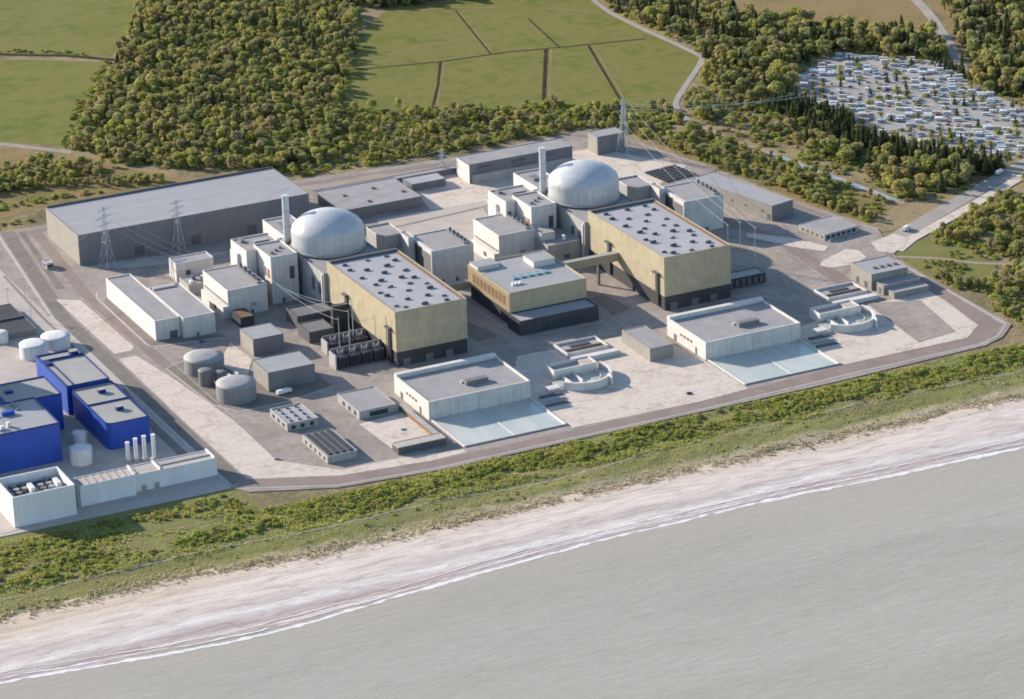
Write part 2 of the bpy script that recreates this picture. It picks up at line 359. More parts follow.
def sheet(name, pts, z, mat, thick=0.0, parent=None):
    bm = bmesh.new()
    vs = [bm.verts.new((x, y, z)) for x, y in pts]
    f = bm.faces.new(vs)
    if f.normal.z == 0: f.normal_update()
    f.normal_update()
    if f.normal.z < 0: f.normal_flip()
    if thick:
        n = len(vs); lo = [bm.verts.new((x, y, z - thick)) for x, y in pts]
        for i in range(n): bm.faces.new((vs[i], vs[(i + 1) % n], lo[(i + 1) % n], lo[i]))
    bmesh.ops.triangulate(bm, faces=[f])
    me = bpy.data.meshes.new(name); bm.to_mesh(me); bm.free(); me.materials.append(mat)
    o = link(name, me, parent)
    if not parent: struct(o)
    return o
def ribbon(name, pts, w, z, mat, thick=0.0, dz=None):
    P = [Vector((x, y)) for x, y in pts]; L = []; Rr = []
    for i, p in enumerate(P):
        a = P[max(0, i - 1)]; b = P[min(len(P) - 1, i + 1)]
        t = (b - a).normalized(); nn = Vector((-t.y, t.x))
        L.append(p + nn * w / 2); Rr.append(p - nn * w / 2)
    return sheet(name, [tuple(q) for q in L] + [tuple(q) for q in reversed(Rr)], z, mat, thick)
def smooth_pts(pts, n=6):
    out = []
    for i in range(len(pts) - 1):
        p0 = Vector(pts[max(0, i - 1)]); p1 = Vector(pts[i]); p2 = Vector(pts[i + 1]); p3 = Vector(pts[min(len(pts) - 1, i + 2)])
        for k in range(n):
            t = k / n
            out.append(tuple(0.5 * ((2 * p1) + (-p0 + p2) * t + (2 * p0 - 5 * p1 + 4 * p2 - p3) * t * t + (-p0 + 3 * p1 - 3 * p2 + p3) * t ** 3)))
    out.append(tuple(pts[-1])); return out
def inside(x, y, poly):
    c = False; j = len(poly) - 1
    for i in range(len(poly)):
        xi, yi = poly[i]; xj, yj = poly[j]
        if (yi > y) != (yj > y) and x < (xj - xi) * (y - yi) / (yj - yi) + xi: c = not c
        j = i
    return c

# ------------------------------------------------------------------ terrain, water, roads
sheet('ground', [(-2500, -216), (2600, -216), (3000, 4500), (-2500, 4500)], -0.6, SCRUB)

def veg_y(x):
    return -301 + 11 * max(0, min(1, (-235 - x) / 80)) - 4 * max(0, min(1, (x - 150) / 200)) + 2.5 * mnoise.noise((x * 0.02, 0, 3)) + 1.5 * mnoise.noise((x * 0.1, 0, 7))
def dune_z(x, y):
    d = y - veg_y(x) + 3.0
    if d < 0: return -1.3
    amp = min(1, d / 14.0) * min(1, max(0, (-212 - y) / 14.0))
    h = 1.5 * mnoise.noise((x * 0.018, y * 0.05, 1.3)) + 0.8 * mnoise.noise((x * 0.07, y * 0.12, 5.1)) + 0.35 * mnoise.noise((x * 0.2, y * 0.25, 9.0))
    return -0.75 + amp * (0.55 + h) + min(0, (d - 3) * 0.15)
def dunes():
    xs = np.arange(-760, 1000, 3.0); ys = np.arange(-312, -211.9, 3.0)
    v = [(x, y, dune_z(x, y)) for y in ys for x in xs]; f = []; nx = len(xs)
    for j in range(len(ys) - 1):
        for i in range(nx - 1): f.append((j * nx + i, j * nx + i + 1, (j + 1) * nx + i + 1, (j + 1) * nx + i))
    me = bpy.data.meshes.new('dunes'); me.from_pydata(v, [], f); me.materials.append(DUNEM)
    me.polygons.foreach_set('use_smooth', [True] * len(f)); struct(link('dunes', me))
dunes()
sheet('sea_verge', [(-760, -213), (-236, -213), (-236, -178), (-262, -173), (-380, -171), (-760, -165)], -0.52, DUNEM)
SHORE = [(-760, -352), (-600, -362), (-468, -371), (-408, -379), (-346, -386), (-300, -388), (-250, -384), (-200, -379), (-129, -372), (-64, -368), (9, -368), (84, -368), (157, -373), (254, -376), (400, -380), (700, -385), (1000, -385)]
SHS = smooth_pts(SHORE, 10)
def shore_y(x):
    for a, b in zip(SHS, SHS[1:]):
        if a[0] <= x <= b[0]: return a[1] + (b[1] - a[1]) * (x - a[0]) / max(1e-6, b[0] - a[0])
    return -380
def beach():
    xs = np.arange(-760, 1000, 5.0); v = []; f = []; nr = 26
    for x in xs:
        y0 = veg_y(x) + 6; y1 = shore_y(x) - 14
        for k in range(nr):
            t = k / (nr - 1); y = y0 + (y1 - y0) * t
            z = -0.42 - 1.75 * t ** 1.3 + 0.22 * math.sin(t * 16 + 2 * mnoise.noise((x * 0.01, 0, 2))) * (1 - abs(2 * t - 1)) + 0.12 * mnoise.noise((x * 0.08, y * 0.2, 4))
            v.append((x, y, z))
    for i in range(len(xs) - 1):
        for k in range(nr - 1): f.append((i * nr + k, i * nr + k + 1, (i + 1) * nr + k + 1, (i + 1) * nr + k))
    me = bpy.data.meshes.new('beach'); me.from_pydata(v, [], f); me.materials.append(BEACH)
    me.polygons.foreach_set('use_smooth', [True] * len(f)); struct(link('beach', me))
beach()
sheet('seabed', [(-2500, -3500), (2600, -3500), (2600, -300), (-2500, -300)], -2.6, BEACH)
sheet('sea', [(-2500, -3500), (2600, -3500), (2600, -345), (-2500, -345)], -1.78, SEA)
def foam(off, wid, seed, z):
    rnd = random.Random(seed); xs = np.arange(-720, 960, 2.0); v = []; f = []; last = None
    for x in xs:
        n1 = mnoise.noise((x * 0.012, seed, 0)); n2 = mnoise.noise((x * 0.05, seed, 4)); n3 = mnoise.noise((x * 0.3, seed, 8))
        y = shore_y(x) + off + 2.0 * n1 + 1.4 * n2 + 0.9 * n3
        w = wid * (0.75 + 0.9 * mnoise.noise((x * 0.02, seed, 12)) + 0.9 * mnoise.noise((x * 0.14, seed, 15)))
        if w > 0.15:
            b = len(v); v += [(x, y - w / 2, z), (x, y + w / 2 + 0.3 * n3, z)]
            if last is not None: f.append((last, b, b + 1, last + 1))
            last = b
        else: last = None
    me = bpy.data.meshes.new('foam'); me.from_pydata(v, [], f); me.materials.append(FOAM)
    o = link('foam', me); tag(o, ('white line of surf foam along the water edge', 'broken second streak of surf foam washed up on the shingle', 'faint third streak of dried foam higher on the shingle')[seed - 1], 'foam', kind='stuff')
foam(0.8, 3.8, 1, -1.70)
foam(6.5, 1.5, 2, -1.52)
foam(13, 0.9, 3, -1.28)

SITE = [(-241, 400), (40, 398), (180, 385), (318, 392), (336, 358), (360, 252), (379, 131), (400, 48), (386, 8), (376, -21), (374, -87), (374, -182), (354, -200), (334, -208), (208, -214), (-106, -216), (-178, -209), (-233, -186), (-241, -174)]
sheet('site_platform', SITE, 0.0, ASPH, 0.7)
sheet('neighbour_platform', [(-760, 330), (-241.2, 330), (-241.2, -174), (-380, -172.5), (-760, -166)], -0.03, PALE2, 0.7)
sheet('rear_verge', [(-760, 420), (-241.2, 400), (-241.2, 330.1), (-760, 330.1)], -0.05, PALE2, 0.6)
# perimeter road on the sea side and its kerbs
PER_IN = [(-232, -164), (-170, -192), (-106, -200), (102, -199), (223, -190), (331, -190), (352, -172), (359, -116), (362, -30), (377, 2)]
PER_OUT = [(386, 4), (371, -25), (369.5, -116), (367, -178), (350, -194), (331, -202), (223, -204), (102, -209), (-106, -210), (-176, -203), (-236, -176)]
sheet('perimeter_road', PER_IN + PER_OUT, 0.06, ASPHD)
def kerb(name, pts, w=1.2, h=0.13, mat=KERB):
    return ribbon(name, pts, w, h, mat, h)
kerb('kerb', [(-236, -178), (-177, -206), (-106, -212.5), (102, -211.5), (223, -206.5), (333, -205), (352, -197), (370.5, -180), (371.5, -116), (372.5, -25)], 1.3)
# left boundary: pale path, brown strip, access road
ribbon('gravel_strip', [(-208, 398), (-233, 190), (-234, 30), (-233.5, -168)], 11, 0.05, GRAVEL)
kerb('kerb', [(-216, 398), (-240.5, 190), (-240.8, 30), (-240.3, -170)], 2.4, 0.16)
ribbon('path', [(-243, 300), (-246.5, 200), (-247, 40)], 2.2, 0.02, ASPHD)
ribbon('perimeter_path', [(-245.5, 30), (-249, -20), (-249, -128)], 7, 0.02, ASPHD)
ribbon('access_road', [(-187, 392), (-201, 230), (-200, 60), (-197, -30)], 9, 0.03, ASPHD)
ISL = [0.10]
def island(pts, mat=PALE, h=None):
    ISL[0] += 0.012
    return sheet('paved_island', pts, ISL[0], mat, ISL[0])
island([(-225, 229), (-209, 217), (-207.5, 104), (-212, 98), (-225, 98)])
island([(-226, 86), (-212, 86), (-204, 24), (-196, -66), (-197, -146), (-165, -183), (-120, -184), (-78, -192), (-78, -197.5), (-106, -199.2), (-169, -191.2), (-226, -166), (-227, -60)])
island([(-196, 200), (-190, 214), (-189.5, 107), (-142, 96), (-140, 90), (-196, 100)], GRAVEL)
kerb('kerb', [(-192, 228), (-196.5, 216), (-197.5, 102), (-194, 96), (-142, 88)], 1.4)
island([(-200, 392), (-196, 392), (-211, 250), (-217, 250)], GRAVEL)
island([(4, -196), (102, -198.4), (144, -194.6), (143.5, -140), (136, -60), (30, -56), (3, -98)])
island([(225.5, -189.2), (331, -189.2), (351, -172), (358, -116), (359, -80), (352, -92), (300, -96), (226, -110)])
sheet('asphalt_patch', [(304, -92), (342, -107), (330, -174), (295, -179)], 0.36, ASPH)
island([(112, 272), (118, 318), (150, 352), (300, 344), (345, 262), (303, 232), (230, 222), (206, 262), (165, 268), (156, 258)])
island([(20, 372), (110, 378), (150, 356), (118, 340), (40, 342)], TRACK)
island([(322, 4), (316, -4), (322, -13), (340, -14), (357, -6), (360, 12), (352, 18)])
island([(306, 90), (330, 62), (344, 30), (336, 22), (322, 40), (300, 84)])
island([(64, 272), (160, 268), (154, 256), (66, 247), (58, 252)], PALE2)
island([(66, 244), (150, 252), (120, 130), (78, 116), (60, 190)], PALE2)
island([(-180, 286), (-130, 283), (-70, 262), (-90, 256), (-150, 266)], PALE2)
island([(-166, 40), (-142, 76), (-141, 36), (-158, 4), (-162, 20)], PALE)
sheet('tank_bund', [(-201, 50), (-172, 64), (-150, 44), (-156, 2), (-112, -6), (-110, -40), (-150, -50), (-186, -50), (-197, -30)], 0.04, GRAVEL)
kerb('kerb', [(-150, 46), (-172, 65.5), (-202.5, 51), (-198.5, -30), (-187, -52), (-150, -52), (-109, -42)], 1.2)
island([(-122, -116), (-86, -112), (-86, -170), (-120, -168)], PALE)
sheet('lawn_bed', [(130, 24), (143, 25), (147, -11), (130, -16)], 0.13, GRAVEL, 0.13)
sheet('lawn_bed', [(16, 22), (29, 24), (36, -13), (18, -15)], 0.13, GRAVEL, 0.13)
kerb('kerb', [(46, 74), (46.5, -25), (118, -25.5), (120, -20)], 1.0)
ribbon('access_road', [(130, 220), (205, 180), (296, 160), (320, 60), (312, -60), (300, -84)], 14, 0.03, ASPHD)
sheet('dirt_patch', [(282, 92), (300, 70), (306, 30), (290, 22), (276, 50)], 0.02, TRACK)
# slab joints and faint lane lines
for pts in ([(48, -40), (132, -42)], [(14, 60), (14, -50)], [(126, 60), (126, -60)], [(270, 130), (312, 20)], [(-194, 60), (-194, -60)], [(-100, 255), (30, 262)]):
    ribbon('lane_line', pts, 0.5, 0.045, KERB)

ribbon('boundary_road', [(300, 386), (330, 350), (353, 250), (371, 130), (389, 56)], 7, 0.055, ASPHD)
ribbon('boundary_road', [(-200, 388), (30, 386), (176, 372), (292, 380)], 8, 0.05, ASPHD)
# fields behind the site
sheet('field', [(8, 1120), (-200, 1120), (-300, 1010), (-52, 892), (36, 822), (134, 992)], -0.5, FIELD)
sheet('field', [(-57, 873), (30, 806), (-88, 587), (-140, 632), (-420, 790), (-300, 1000)], -0.5, FIELD)
sheet('field', [(151, 559), (221, 509), (360, 449), (409, 402), (453, 462), (498, 517), (509, 537), (505, 647), (505, 708), (512, 760), (432, 815), (330, 838), (240, 740), (205, 668)], -0.5, FIELD2)
def ditch(pts, w=3.0, z=-0.38): return ribbon('ditch', pts, w, z, DITCH)
def verge(pts, w=1.6, z=-0.42): return ribbon('verge', pts, w, z, TAN)
ditch([(-380, 1120), (-150, 960), (-51, 886), (0, 850), (36, 812)], 6.5)
ditch([(207, 666), (295, 646), (364, 641), (397, 632), (492, 612)], 2.4)
for pts, w in (([(295, 646), (262, 580), (228, 519)], 2.6), ([(397, 631), (318, 478)], 3.6), ([(436, 620), (384, 458)], 2.6), ([(380, 793), (346, 645)], 1.6), ([(428, 731), (410, 628)], 1.8)): ditch(pts, w)
verge([(212, 670), (297, 650), (364, 645), (399, 636), (492, 616)], 1.6)
verge([(299, 646), (232, 519)], 2.0); verge([(402, 630), (323, 476)], 2.2); verge([(440, 619), (388, 458)], 1.8)
verge([(383, 793), (349, 646)], 1.4)
ribbon('track', [(318, 823), (383, 803), (440, 770), (498, 712)], 3.5, -0.36, TAN)
ribbon('track', [(245, 688), (300, 700), (352, 700)], 3.0, -0.41, TAN)
for pts, w in (([(512, 760), (505, 708), (505, 647), (509, 545), (500, 519), (453, 462), (418, 416), (405, 365)], 5.5),): ribbon('track', smooth_pts(pts, 5), w, -0.34, ROADM)
ribbon('track', smooth_pts([(405, 365), (414, 294), (421, 262), (427, 214), (438, 153), (450, 87)], 5), 4.0, -0.36, TRACK)
ribbon('stream', smooth_pts([(421, 258), (430, 205), (440, 150), (449, 96)], 5), 6.0, -0.30, STREAM)
ribbon('track', [(-420, 770), (-138, 622), (-92, 568)], 9, -0.40, TRACK)
sheet('rough_grassland', [(-140, 610), (-92, 560), (-50, 470), (-20, 440), (-90, 446), (-160, 444), (-250, 420), (-520, 430), (-520, 700)], -0.5, ROUGH)
sheet('rough_grassland', [(404, 360), (350, 345), (362, 262), (382, 140), (401, 60), (444, 90), (436, 150), (424, 215), (416, 290)], -0.5, ROUGH)
sheet('heath', [(599, 699), (585, 640), (622, 600), (662, 556), (735, 500), (764, 537), (800, 690), (700, 860)], -0.5, TAN)
sheet('heath', [(772, 530), (742, 480), (760, 466), (850, 560), (900, 760), (802, 690)], -0.5, TAN)
ribbon('road', smooth_pts([(830, 800), (790, 640), (768, 560), (741, 488), (705, 405), (690, 372)], 5), 10, -0.32, ROADM)
sheet('bare_sand', [(692, 372), (712, 335), (704, 318), (686, 325)], -0.36, TRACK)
sheet('entrance_verge', [(379, 2), (403, 13), (440, 0), (432, -75), (400, -120), (377, -60)], -0.45, LAWN)
ribbon('track', smooth_pts([(377, -14), (403, -34), (428, -62), (470, -90)], 5), 4.0, -0.38, TRACK)
# entrance road with verge and kerb
ribbon('entrance_road', [(360, 8), (390, 16), (404, 24), (487, 68), (600, 128), (760, 216)], 15, -0.05, ROADM, 0.5)
ribbon('pavement', [(386, -4), (408, 12), (492, 55), (604, 115), (764, 203)], 10, -0.02, PALE, 0.4)
sheet('entrance_apron', [(378, 22), (404, 30), (408, 16), (396, 2), (380, -8), (372, 2)], 0.09, PALE, 0.5)
def draped(name, pts, w, mat, dz=.12):
    v = []; f = []
    for i, (x, y) in enumerate(pts):
        for q in (-w / 2, 0, w / 2): v.append((x, y + q, dune_z(x, y + q) + dz))
        if i: b = len(v) - 6; f += [(b, b + 3, b + 4, b + 1), (b + 1, b + 4, b + 5, b + 2)]
    me = bpy.data.meshes.new(name); me.from_pydata(v, [], f); me.materials.append(mat); return struct(link(name, me))
draped('dune_path', smooth_pts([(-740, -268), (-433, -264), (-393, -262), (-276, -259), (-210, -266), (-128, -262), (-43, -268), (69, -259), (213, -259), (330, -262), (980, -262)], 40), 1.8, TRACK)

# ------------------------------------------------------------------ buildings
def wall_box(root, x0, x1, y0, y1, z0, h, wall, roof, par=0.9, pt=0.7, names=('wall', 'roof', 'parapet'), pmat=None):
    """walls, a roof sheet set down behind a parapet ring; coordinates local to root"""
    MB().box(x0, x1, y0, y1, z0, h - par, top=False).build(names[0], wall, root)
    i = pt
    r = MB(); r.v = [(x0 + i - .02, y0 + i - .02, h - par), (x1 - i + .02, y0 + i - .02, h - par), (x1 - i + .02, y1 - i + .02, h - par), (x0 + i - .02, y1 - i + .02, h - par)]; r.f = [(0, 1, 2, 3)]; r.m = [0]
    r.build(names[1], roof, root)
    e = 0.05; p = MB(); z0p, z1p = h - par - 0.25, h
    p.box(x0 - e, x1 + e, y0 - e, y0 + i, z0p, z1p, bottom=True); p.box(x0 - e, x1 + e, y1 - i, y1 + e, z0p, z1p, bottom=True)
    p.box(x0 - e, x0 + i, y0 + i, y1 - i, z0p, z1p, bottom=True); p.box(x1 - i, x1 + e, y0 + i, y1 - i, z0p, z1p, bottom=True)
    p.build(names[2], pmat or wall, root)
def bld(name, label, cat, x0, x1, y0, y1, h, wall, roof, par=0.9, pt=0.7, group=None, pmat=None):
    cx, cy = (x0 + x1) / 2, (y0 + y1) / 2
    root = thing(name, label, cat, (cx, cy, 0), 0, group)
    root['ext'] = (x0 - cx, x1 - cx, y0 - cy, y1 - cy)
    wall_box(root, x0 - cx, x1 - cx, y0 - cy, y1 - cy, 0, h, wall, roof, par, pt, pmat=pmat)
    return root
def on(root, name, face, a0, a1, z0, z1, mat, d=0.18):
    """a door, window or louvre plate on a face; a0..a1 measured from the face's left or sea-side end in metres"""
    x0, x1, y0, y1 = root['ext']; b = MB()
    if face == 'L': b.box(x0 - d, x0 + 0.05, y0 + a0, y0 + a1, z0, z1, bottom=True)
    elif face == 'R': b.box(x1 - 0.05, x1 + d, y0 + a0, y0 + a1, z0, z1, bottom=True)
    else: b.box(x0 + a0, x0 + a1, y0 - d, y0 + 0.05, z0, z1, bottom=True)
    return b.build(name, mat, root)
def roofbox(root, name, x0, x1, y0, y1, z0, z1, mat, cap=None):
    o = MB().box(x0, x1, y0, y1, z0, z1).build(name, mat, root)
    if cap: MB().box(x0 - .15, x1 + .15, y0 - .15, y1 + .15, z1, z1 + 0.3, bottom=True).build('cap', cap, o)
    return o

VENT_SPOTS = [(-46, 80), (-27, 81), (-11, 82), (-9, 71), (-19, 63), (-47, 68), (-36, 62), (-27, 50), (-11, 47), (-46, 48), (-36, 36), (-20, 35), (-12, 30), (-43, 30), (-35, 21), (-20, 20), (-9, 14), (-27, 7), (-11, 4), (-47, 13), (-45, 5), (-19, -9), (-9, -16), (-35, -9), (-11, -25), (-28, -24), (-48, -18), (-43, -23)]
vent_mesh = MB().box(-2.3, 2.3, -0.8, 0.8, 0.0, 1.5, 0).box(-1.7, 1.7, -0.45, 0.45, 1.5, 1.9, 1).mesh('roof_vent', [DARK2, GCLAD])
vent_mesh2 = MB().box(-1.9, 0.4, -0.7, 0.7, 0.0, 1.3, 0).box(0.9, 2.5, 0.1, 1.3, 0.0, 1.0, 0).mesh('roof_vent', [DARK2, GCLAD])
duct_mesh = MB().box(-1.6, 1.6, -1.6, 1.6, 0, 2.2, 0).cyl(-.5, 0, 2.2, 4.2, 1.1, 10, mi=1).box(.7, 1.5, -1.2, 1.2, 2.2, 3.2, 0).mesh('exhaust_duct', [STEEL, DARK2])

def reactor_unit(dx, dy, side, other, first):
    X = lambda x: x + dx
    Y = lambda y: y + dy
    # turbine hall: gold cladding over a dark plinth
    cx, cy = X(-26.5), Y(31)
    t = thing('turbine_hall', f'large gold clad turbine hall with dark plinth and white vented roof, {side} of the two', 'turbine hall', (cx, cy, 0), 0, 'gold turbine halls')
    x0, x1, y0, y1, h = -28.5, 28.5, -62, 62, 42.5
    t['ext'] = (x0, x1, y0, y1)
    MB().box(x0, x1, y0, y1, 11.2, h - 1.2, top=False).build('cladding', GOLD, t)
    MB().box(x0 + .35, x1 - .35, y0 + .35, y1 - .35, 0, 11.3, top=True).build('plinth', DARK, t)
    r = MB(); r.v = [(x0 + .8, y0 + .8, h - 1.2), (x1 - .8, y0 + .8, h - 1.2), (x1 - .8, y1 - .8, h - 1.2), (x0 + .8, y1 - .8, h - 1.2)]; r.f = [(0, 1, 2, 3)]; r.m = [0]
    rf = r.build('roof', ROOFW, t)
    p = MB(); z0, z1 = h - 1.4, h
    p.box(x0 - .06, x1 + .06, y0 - .06, y0 + .82, z0, z1, bottom=True).box(x0 - .06, x0 + .82, y0 + .82, y1 - .82, z0, z1, bottom=True)
    p.box(x1 - .82, x1 + .06, y0 + .82, y1 - .82, z0, z1, bottom=True).box(x0 - .06, x1 + .06, y1 - .82, y1 + .06, z0, z1, bottom=True)
    p.build('parapet', GOLD, t)
    MB().box(x0 + 1, x1 - 1, y1 - 4.2, y1 - .9, h - 1.2, h + 0.6).build('rear_upstand', DARK2, t)
    MB().box(x1 - 3.2, x1 - .9, y0 + 3, y1 - 4.3, h - 1.2, h - 0.5).build('edge_walkway', BROWN, t)
    rnd = random.Random(7 + first)
    for i, (vx, vy) in enumerate(VENT_SPOTS):
        o = link('roof_vent', vent_mesh if rnd.random() < .55 else vent_mesh2, t, (vx + 26.5, vy - 31, h - 1.19)); o.rotation_euler.z = rnd.choice((0, 0, 0.0, math.pi)); o.scale = (rnd.uniform(.75, 1.1),) * 3
    # dark stair shafts on the landward flank
    for a in (8, 86):
        on(t, 'stair_shaft', 'L', a, a + 4.2, 2, 27, DARK, 1.2); on(t, 'canopy', 'L', a - 1.5, a + 6, 27.2, 28.2, DARK2, 3.2)
    for a in (26, 44, 60): on(t, 'roller_door', 'F', a - 21, a - 15, 0.05, 5.6, DOORM, 0.2)
    # reactor building
    rb = thing('reactor_building', f'pale concrete reactor building with shallow dome, {side} of the two domes', 'reactor dome', (X(-30), Y(149), 0), 0, 'domed reactor buildings')
    MB().lathe(0, 0, [(28.0, 33.3), (28.0, 47.0)], 72).build('drum', DOME, rb, smooth=True)
    prof = []
    for k in range(19):
        a = k / 18 * math.pi / 2
        prof.append((28.0 * math.cos(a) ** 1.13 if k < 18 else 0.05, 47.0 + 15.0 * math.sin(a) ** 1.13))
    MB().lathe(0, 0, prof, 72).build('dome', DOME, rb, smooth=True)
    MB().lathe(0, 0, [(28.02, 46.7), (28.14, 46.7), (28.14, 47.0), (28.0, 47.05)], 72).build('ring_beam', DOME, rb)
    MB().lathe(0, 0, [(29.2, 33.2), (29.2, 34.6), (28.0, 34.6)], 72).build('base_ring', GREYC, rb)
    sk = thing('vent_stack', f'tall pale steel ventilation stack beside the {side} dome', 'chimney stack', (X(-54), Y(173), 0))
    MB().cyl(0, 0, 33, 70, 2.8, 20, 2.6).build('shaft', STACKM, sk, smooth=False)
    MB().cyl(0, 0, 70.0, 70.9, 2.9, 20).build('rim', STACKM, sk)
    MB().box(-3.2, 3.2, -3.2, 3.2, 33, 36).build('plinth', GREYC, sk)
    for z in (46, 58): MB().cyl(0, 0, z, z + .4, 2.9, 20).build('collar', GREYC, sk)
    # nuclear island blocks
    b = bld('nuclear_island_block', f'grey concrete block wrapped around the foot of the {side} dome', 'building', X(-58), X(-1), Y(93.6), Y(184), 33.2, GREYC, ROOF, 1.0)
    for a in (6, 18): on(b, 'louvre', 'L', a, a + 5, 14, 24, DARK2, .3)
    on(b, 'pilaster', 'L', 2, 3.5, 0.1, 31, WHITE, .8)
    b = bld('safeguard_building', f'tall pale safeguard block with lit flank left of the {side} dome', 'building', X(-84), X(-62), Y(134), Y(168), 38, WHITE, ROOF, 1.0)
    on(b, 'rust_panel', 'L', 3, 8, 20, 27, RUST); on(b, 'louvre', 'L', 10, 14, 20, 27, DOORM)
    on(b, 'louvre', 'F', 15, 19, 18, 28, DARK2); on(b, 'door', 'F', 8, 10.5, 0.1, 4, DOORM)
    on(b, 'downpipe', 'F', 0.2, 1.0, 0.1, 36, WHITE2, .3)
    for k in range(3): roofbox(b, 'roof_unit', -7 + k * 5, -4.6 + k * 5, -8 + k * 4, -5.6 + k * 4, 37, 38.6, GCLAD)
    b = bld('safeguard_annex', f'pale stepped annex behind the safeguard block left of the {side} dome', 'building', X(-93), X(-62), Y(168.6), Y(193), 36, WHITE, ROOF, 1.0)
    MB().box(-15.5, -7.2, -20, -12.35, 0, 36).build('front_bay', WHITE, b)
    MB().box(-14.9, -7.8, -19.4, -12.4, 36, 36.2).build('bay_roof', ROOF, b)
    MB().box(-18, -15.55, -6, 8, 0, 30).build('side_bay', WHITE, b)
    roofbox(b, 'roof_unit', -3, 9, -7, -3, 35, 37.5, GCLAD, ROOFW)
    roofbox(b, 'roof_unit', -11, -8, 2, 8, 35, 37, GCLAD)
    b = bld('rear_service_block', f'narrow pale service block behind the {side} stack', 'building', X(-46), X(-22), Y(200), Y(244), 28, WHITE, ROOF, 1.0)
    roofbox(b, 'roof_unit', -6, 0, -4, 6, 27, 29.2, GCLAD)
    # block to the right of the dome with a cut corner
    cx, cy = X(26), Y(168)
    b = thing('fuel_building', f'grey concrete block with cut corner right of the {side} dome', 'building', (cx, cy, 0))
    P = [(-5, -13), (9, -13), (9, 14), (-10, 14), (-10, -5)]
    MB().prism(P, 0, 29.2, top=False).build('wall', GREYC, b)
    MB().prism([(x * .94, y * .94) for x, y in P], 28.6, 28.9).build('roof', ROOF, b)
    MB().prism([(x * 1.01, y * 1.01) for x, y in P], 28.9, 30, top=False).build('parapet', WHITE, b)
    t2 = bld('stair_tower', f'slim pale stair tower between the {side} dome block and diesel house', 'stair tower', X(33), X(38.4), Y(140), Y(156), 30.5, WHITE, ROOF, .6, .4)
    # diesel buildings
    def diesel(x0, x1, y0, y1, h, lab, low):
        b = bld('diesel_building', lab, 'building', x0, x1, y0, y1, h, WHITE, ROOF, 0.7, group='pale diesel buildings')
        X0, X1, Y0, Y1 = b['ext']; H = h
        for k in range(5):
            o = link('exhaust_duct', duct_mesh, b, (X1 - 4.0, Y0 + 6 + k * (Y1 - Y0 - 14) / 4, h - 0.7)); o.rotation_euler.z = k * 0.4
        MB().box(X1 - 6.5, X1 - 5.9, Y0 + 3, Y1 - 6, h - .7, h + 1.6).build('screen', GCLAD, b)
        if low:
            MB().box(X0 - 4.5, X0 - .05, Y0 - 0.5, Y1 - 6, 0, 9.5).build('lean_to', WHITE, b)
            on(b, 'shadow_gap', 'L', 1, Y1 - Y0 - 2, 10.0, 11.2, DARK2, .25)
            on(b, 'louvre', 'L', 14, 19, 3, 6.5, DARK2, 4.7); on(b, 'hatch', 'F', 18, 23, 6, 9, GREYC)
        else:
            on(b, 'louvre_wall', 'L', 3, Y1 - Y0 - 2, 3, h - 5, GCLAD, .3)
            on(b, 'fin', 'L', .2, 1.4, 0.1, h - .9, WHITE, 1.6); on(b, 'fin', 'L', Y1 - Y0 - 1.6, Y1 - Y0 - .4, 0.1, h - .9, WHITE, 1.6)
            MB().box(X0 - 1.9, X0 - .05, Y0, Y1, h - 2.0, h + .05, bottom=True).build('eaves', WHITE, b)
        for k in range(2): on(b, 'door', 'F', 6 + 12 * k, 8.5 + 12 * k, 0.1, 3.5, DOORM)
        return b
    diesel(X(40), X(74), Y(109), Y(151), 28, f'pale diesel building right of the {side} dome with vents on roof edge', False)
    if first: diesel(-124, -92, 124, 175, 22, 'pale diesel building with roof vents standing left of the left safeguard block', True)
    else: diesel(X(-118), X(-86), Y(123), Y(169), 24, 'pale diesel building with roof vents between the two reactor units, behind the gold office block', True)
    # low annex before the safeguard block
    ax0, ax1 = (X(-88), X(-58.3)) if first else (X(-87), X(-58.3))
    b = bld('access_annex', f'low grey annex tucked between the {side} safeguard block and turbine hall', 'building', ax0, ax1, Y(76 if first else 100), Y(98 if first else 132), 10 if first else 17, DARK2 if first else GREYC, GCLAD if first else ROOF, .8)
    on(b, 'door', 'F', 5, 8, .1, 4, DOORM); on(b, 'louvre', 'F', 14, 19, 4, 7, DARK2)
    if not first:
        roofbox(b, 'roof_room', -13, -1, -2, 12, 16, 22, WHITE, ROOF); roofbox(b, 'roof_unit', 3, 4.6, -9, -6, 16, 20, WHITE2)
    # pump house and forebay
    b = bld('pump_house', f'long pale cooling water pump house in front of the {side} turbine hall', 'pump house', X(-77), X(2), Y(-134), Y(-75.5), 13.9, WHITE, ROOF, 1.6, .9, group='sea side pump houses')
    MB().box(-39.4, 39.4, 25, 29.2, 12.3, 15.4).build('rear_upstand', WHITE, b)
    o = roofbox(b, 'roof_room', -2, 15, -12, -7, 12.3, 15.6, GCLAD); MB().box(-3.5, 13, -6, -4.6, 12.3, 14.0).build('low_screen', WHITE, b)
    for k in range(4): on(b, 'louvre', 'L', 20 + k * 5, 23 + k * 5, 6.5, 8.5, BROWN)
    on(b, 'door', 'L', 13, 15.5, .1, 5.5, DOORM); on(b, 'door', 'L', 44, 48, .1, 5, DOORM)
    for k in range(5): on(b, 'buttress', 'F', 6 + k * 16.4, 6.8 + k * 16.4, .1, 12, WHITE, .35)
    fb = thing('forebay_basin', f'rectangular pale water basin below the {side} pump house', 'basin', (X(-37), Y(-162), 0), 0, 'pump house forebays')
    w = MB(); w.v = [(-38, -26.4, .35), (38, -26.4, .35), (38, 27.6, .35), (-38, 27.6, .35)]; w.f = [(0, 1, 2, 3)]; w.m = [0]; w.build('water', BASINW, fb)
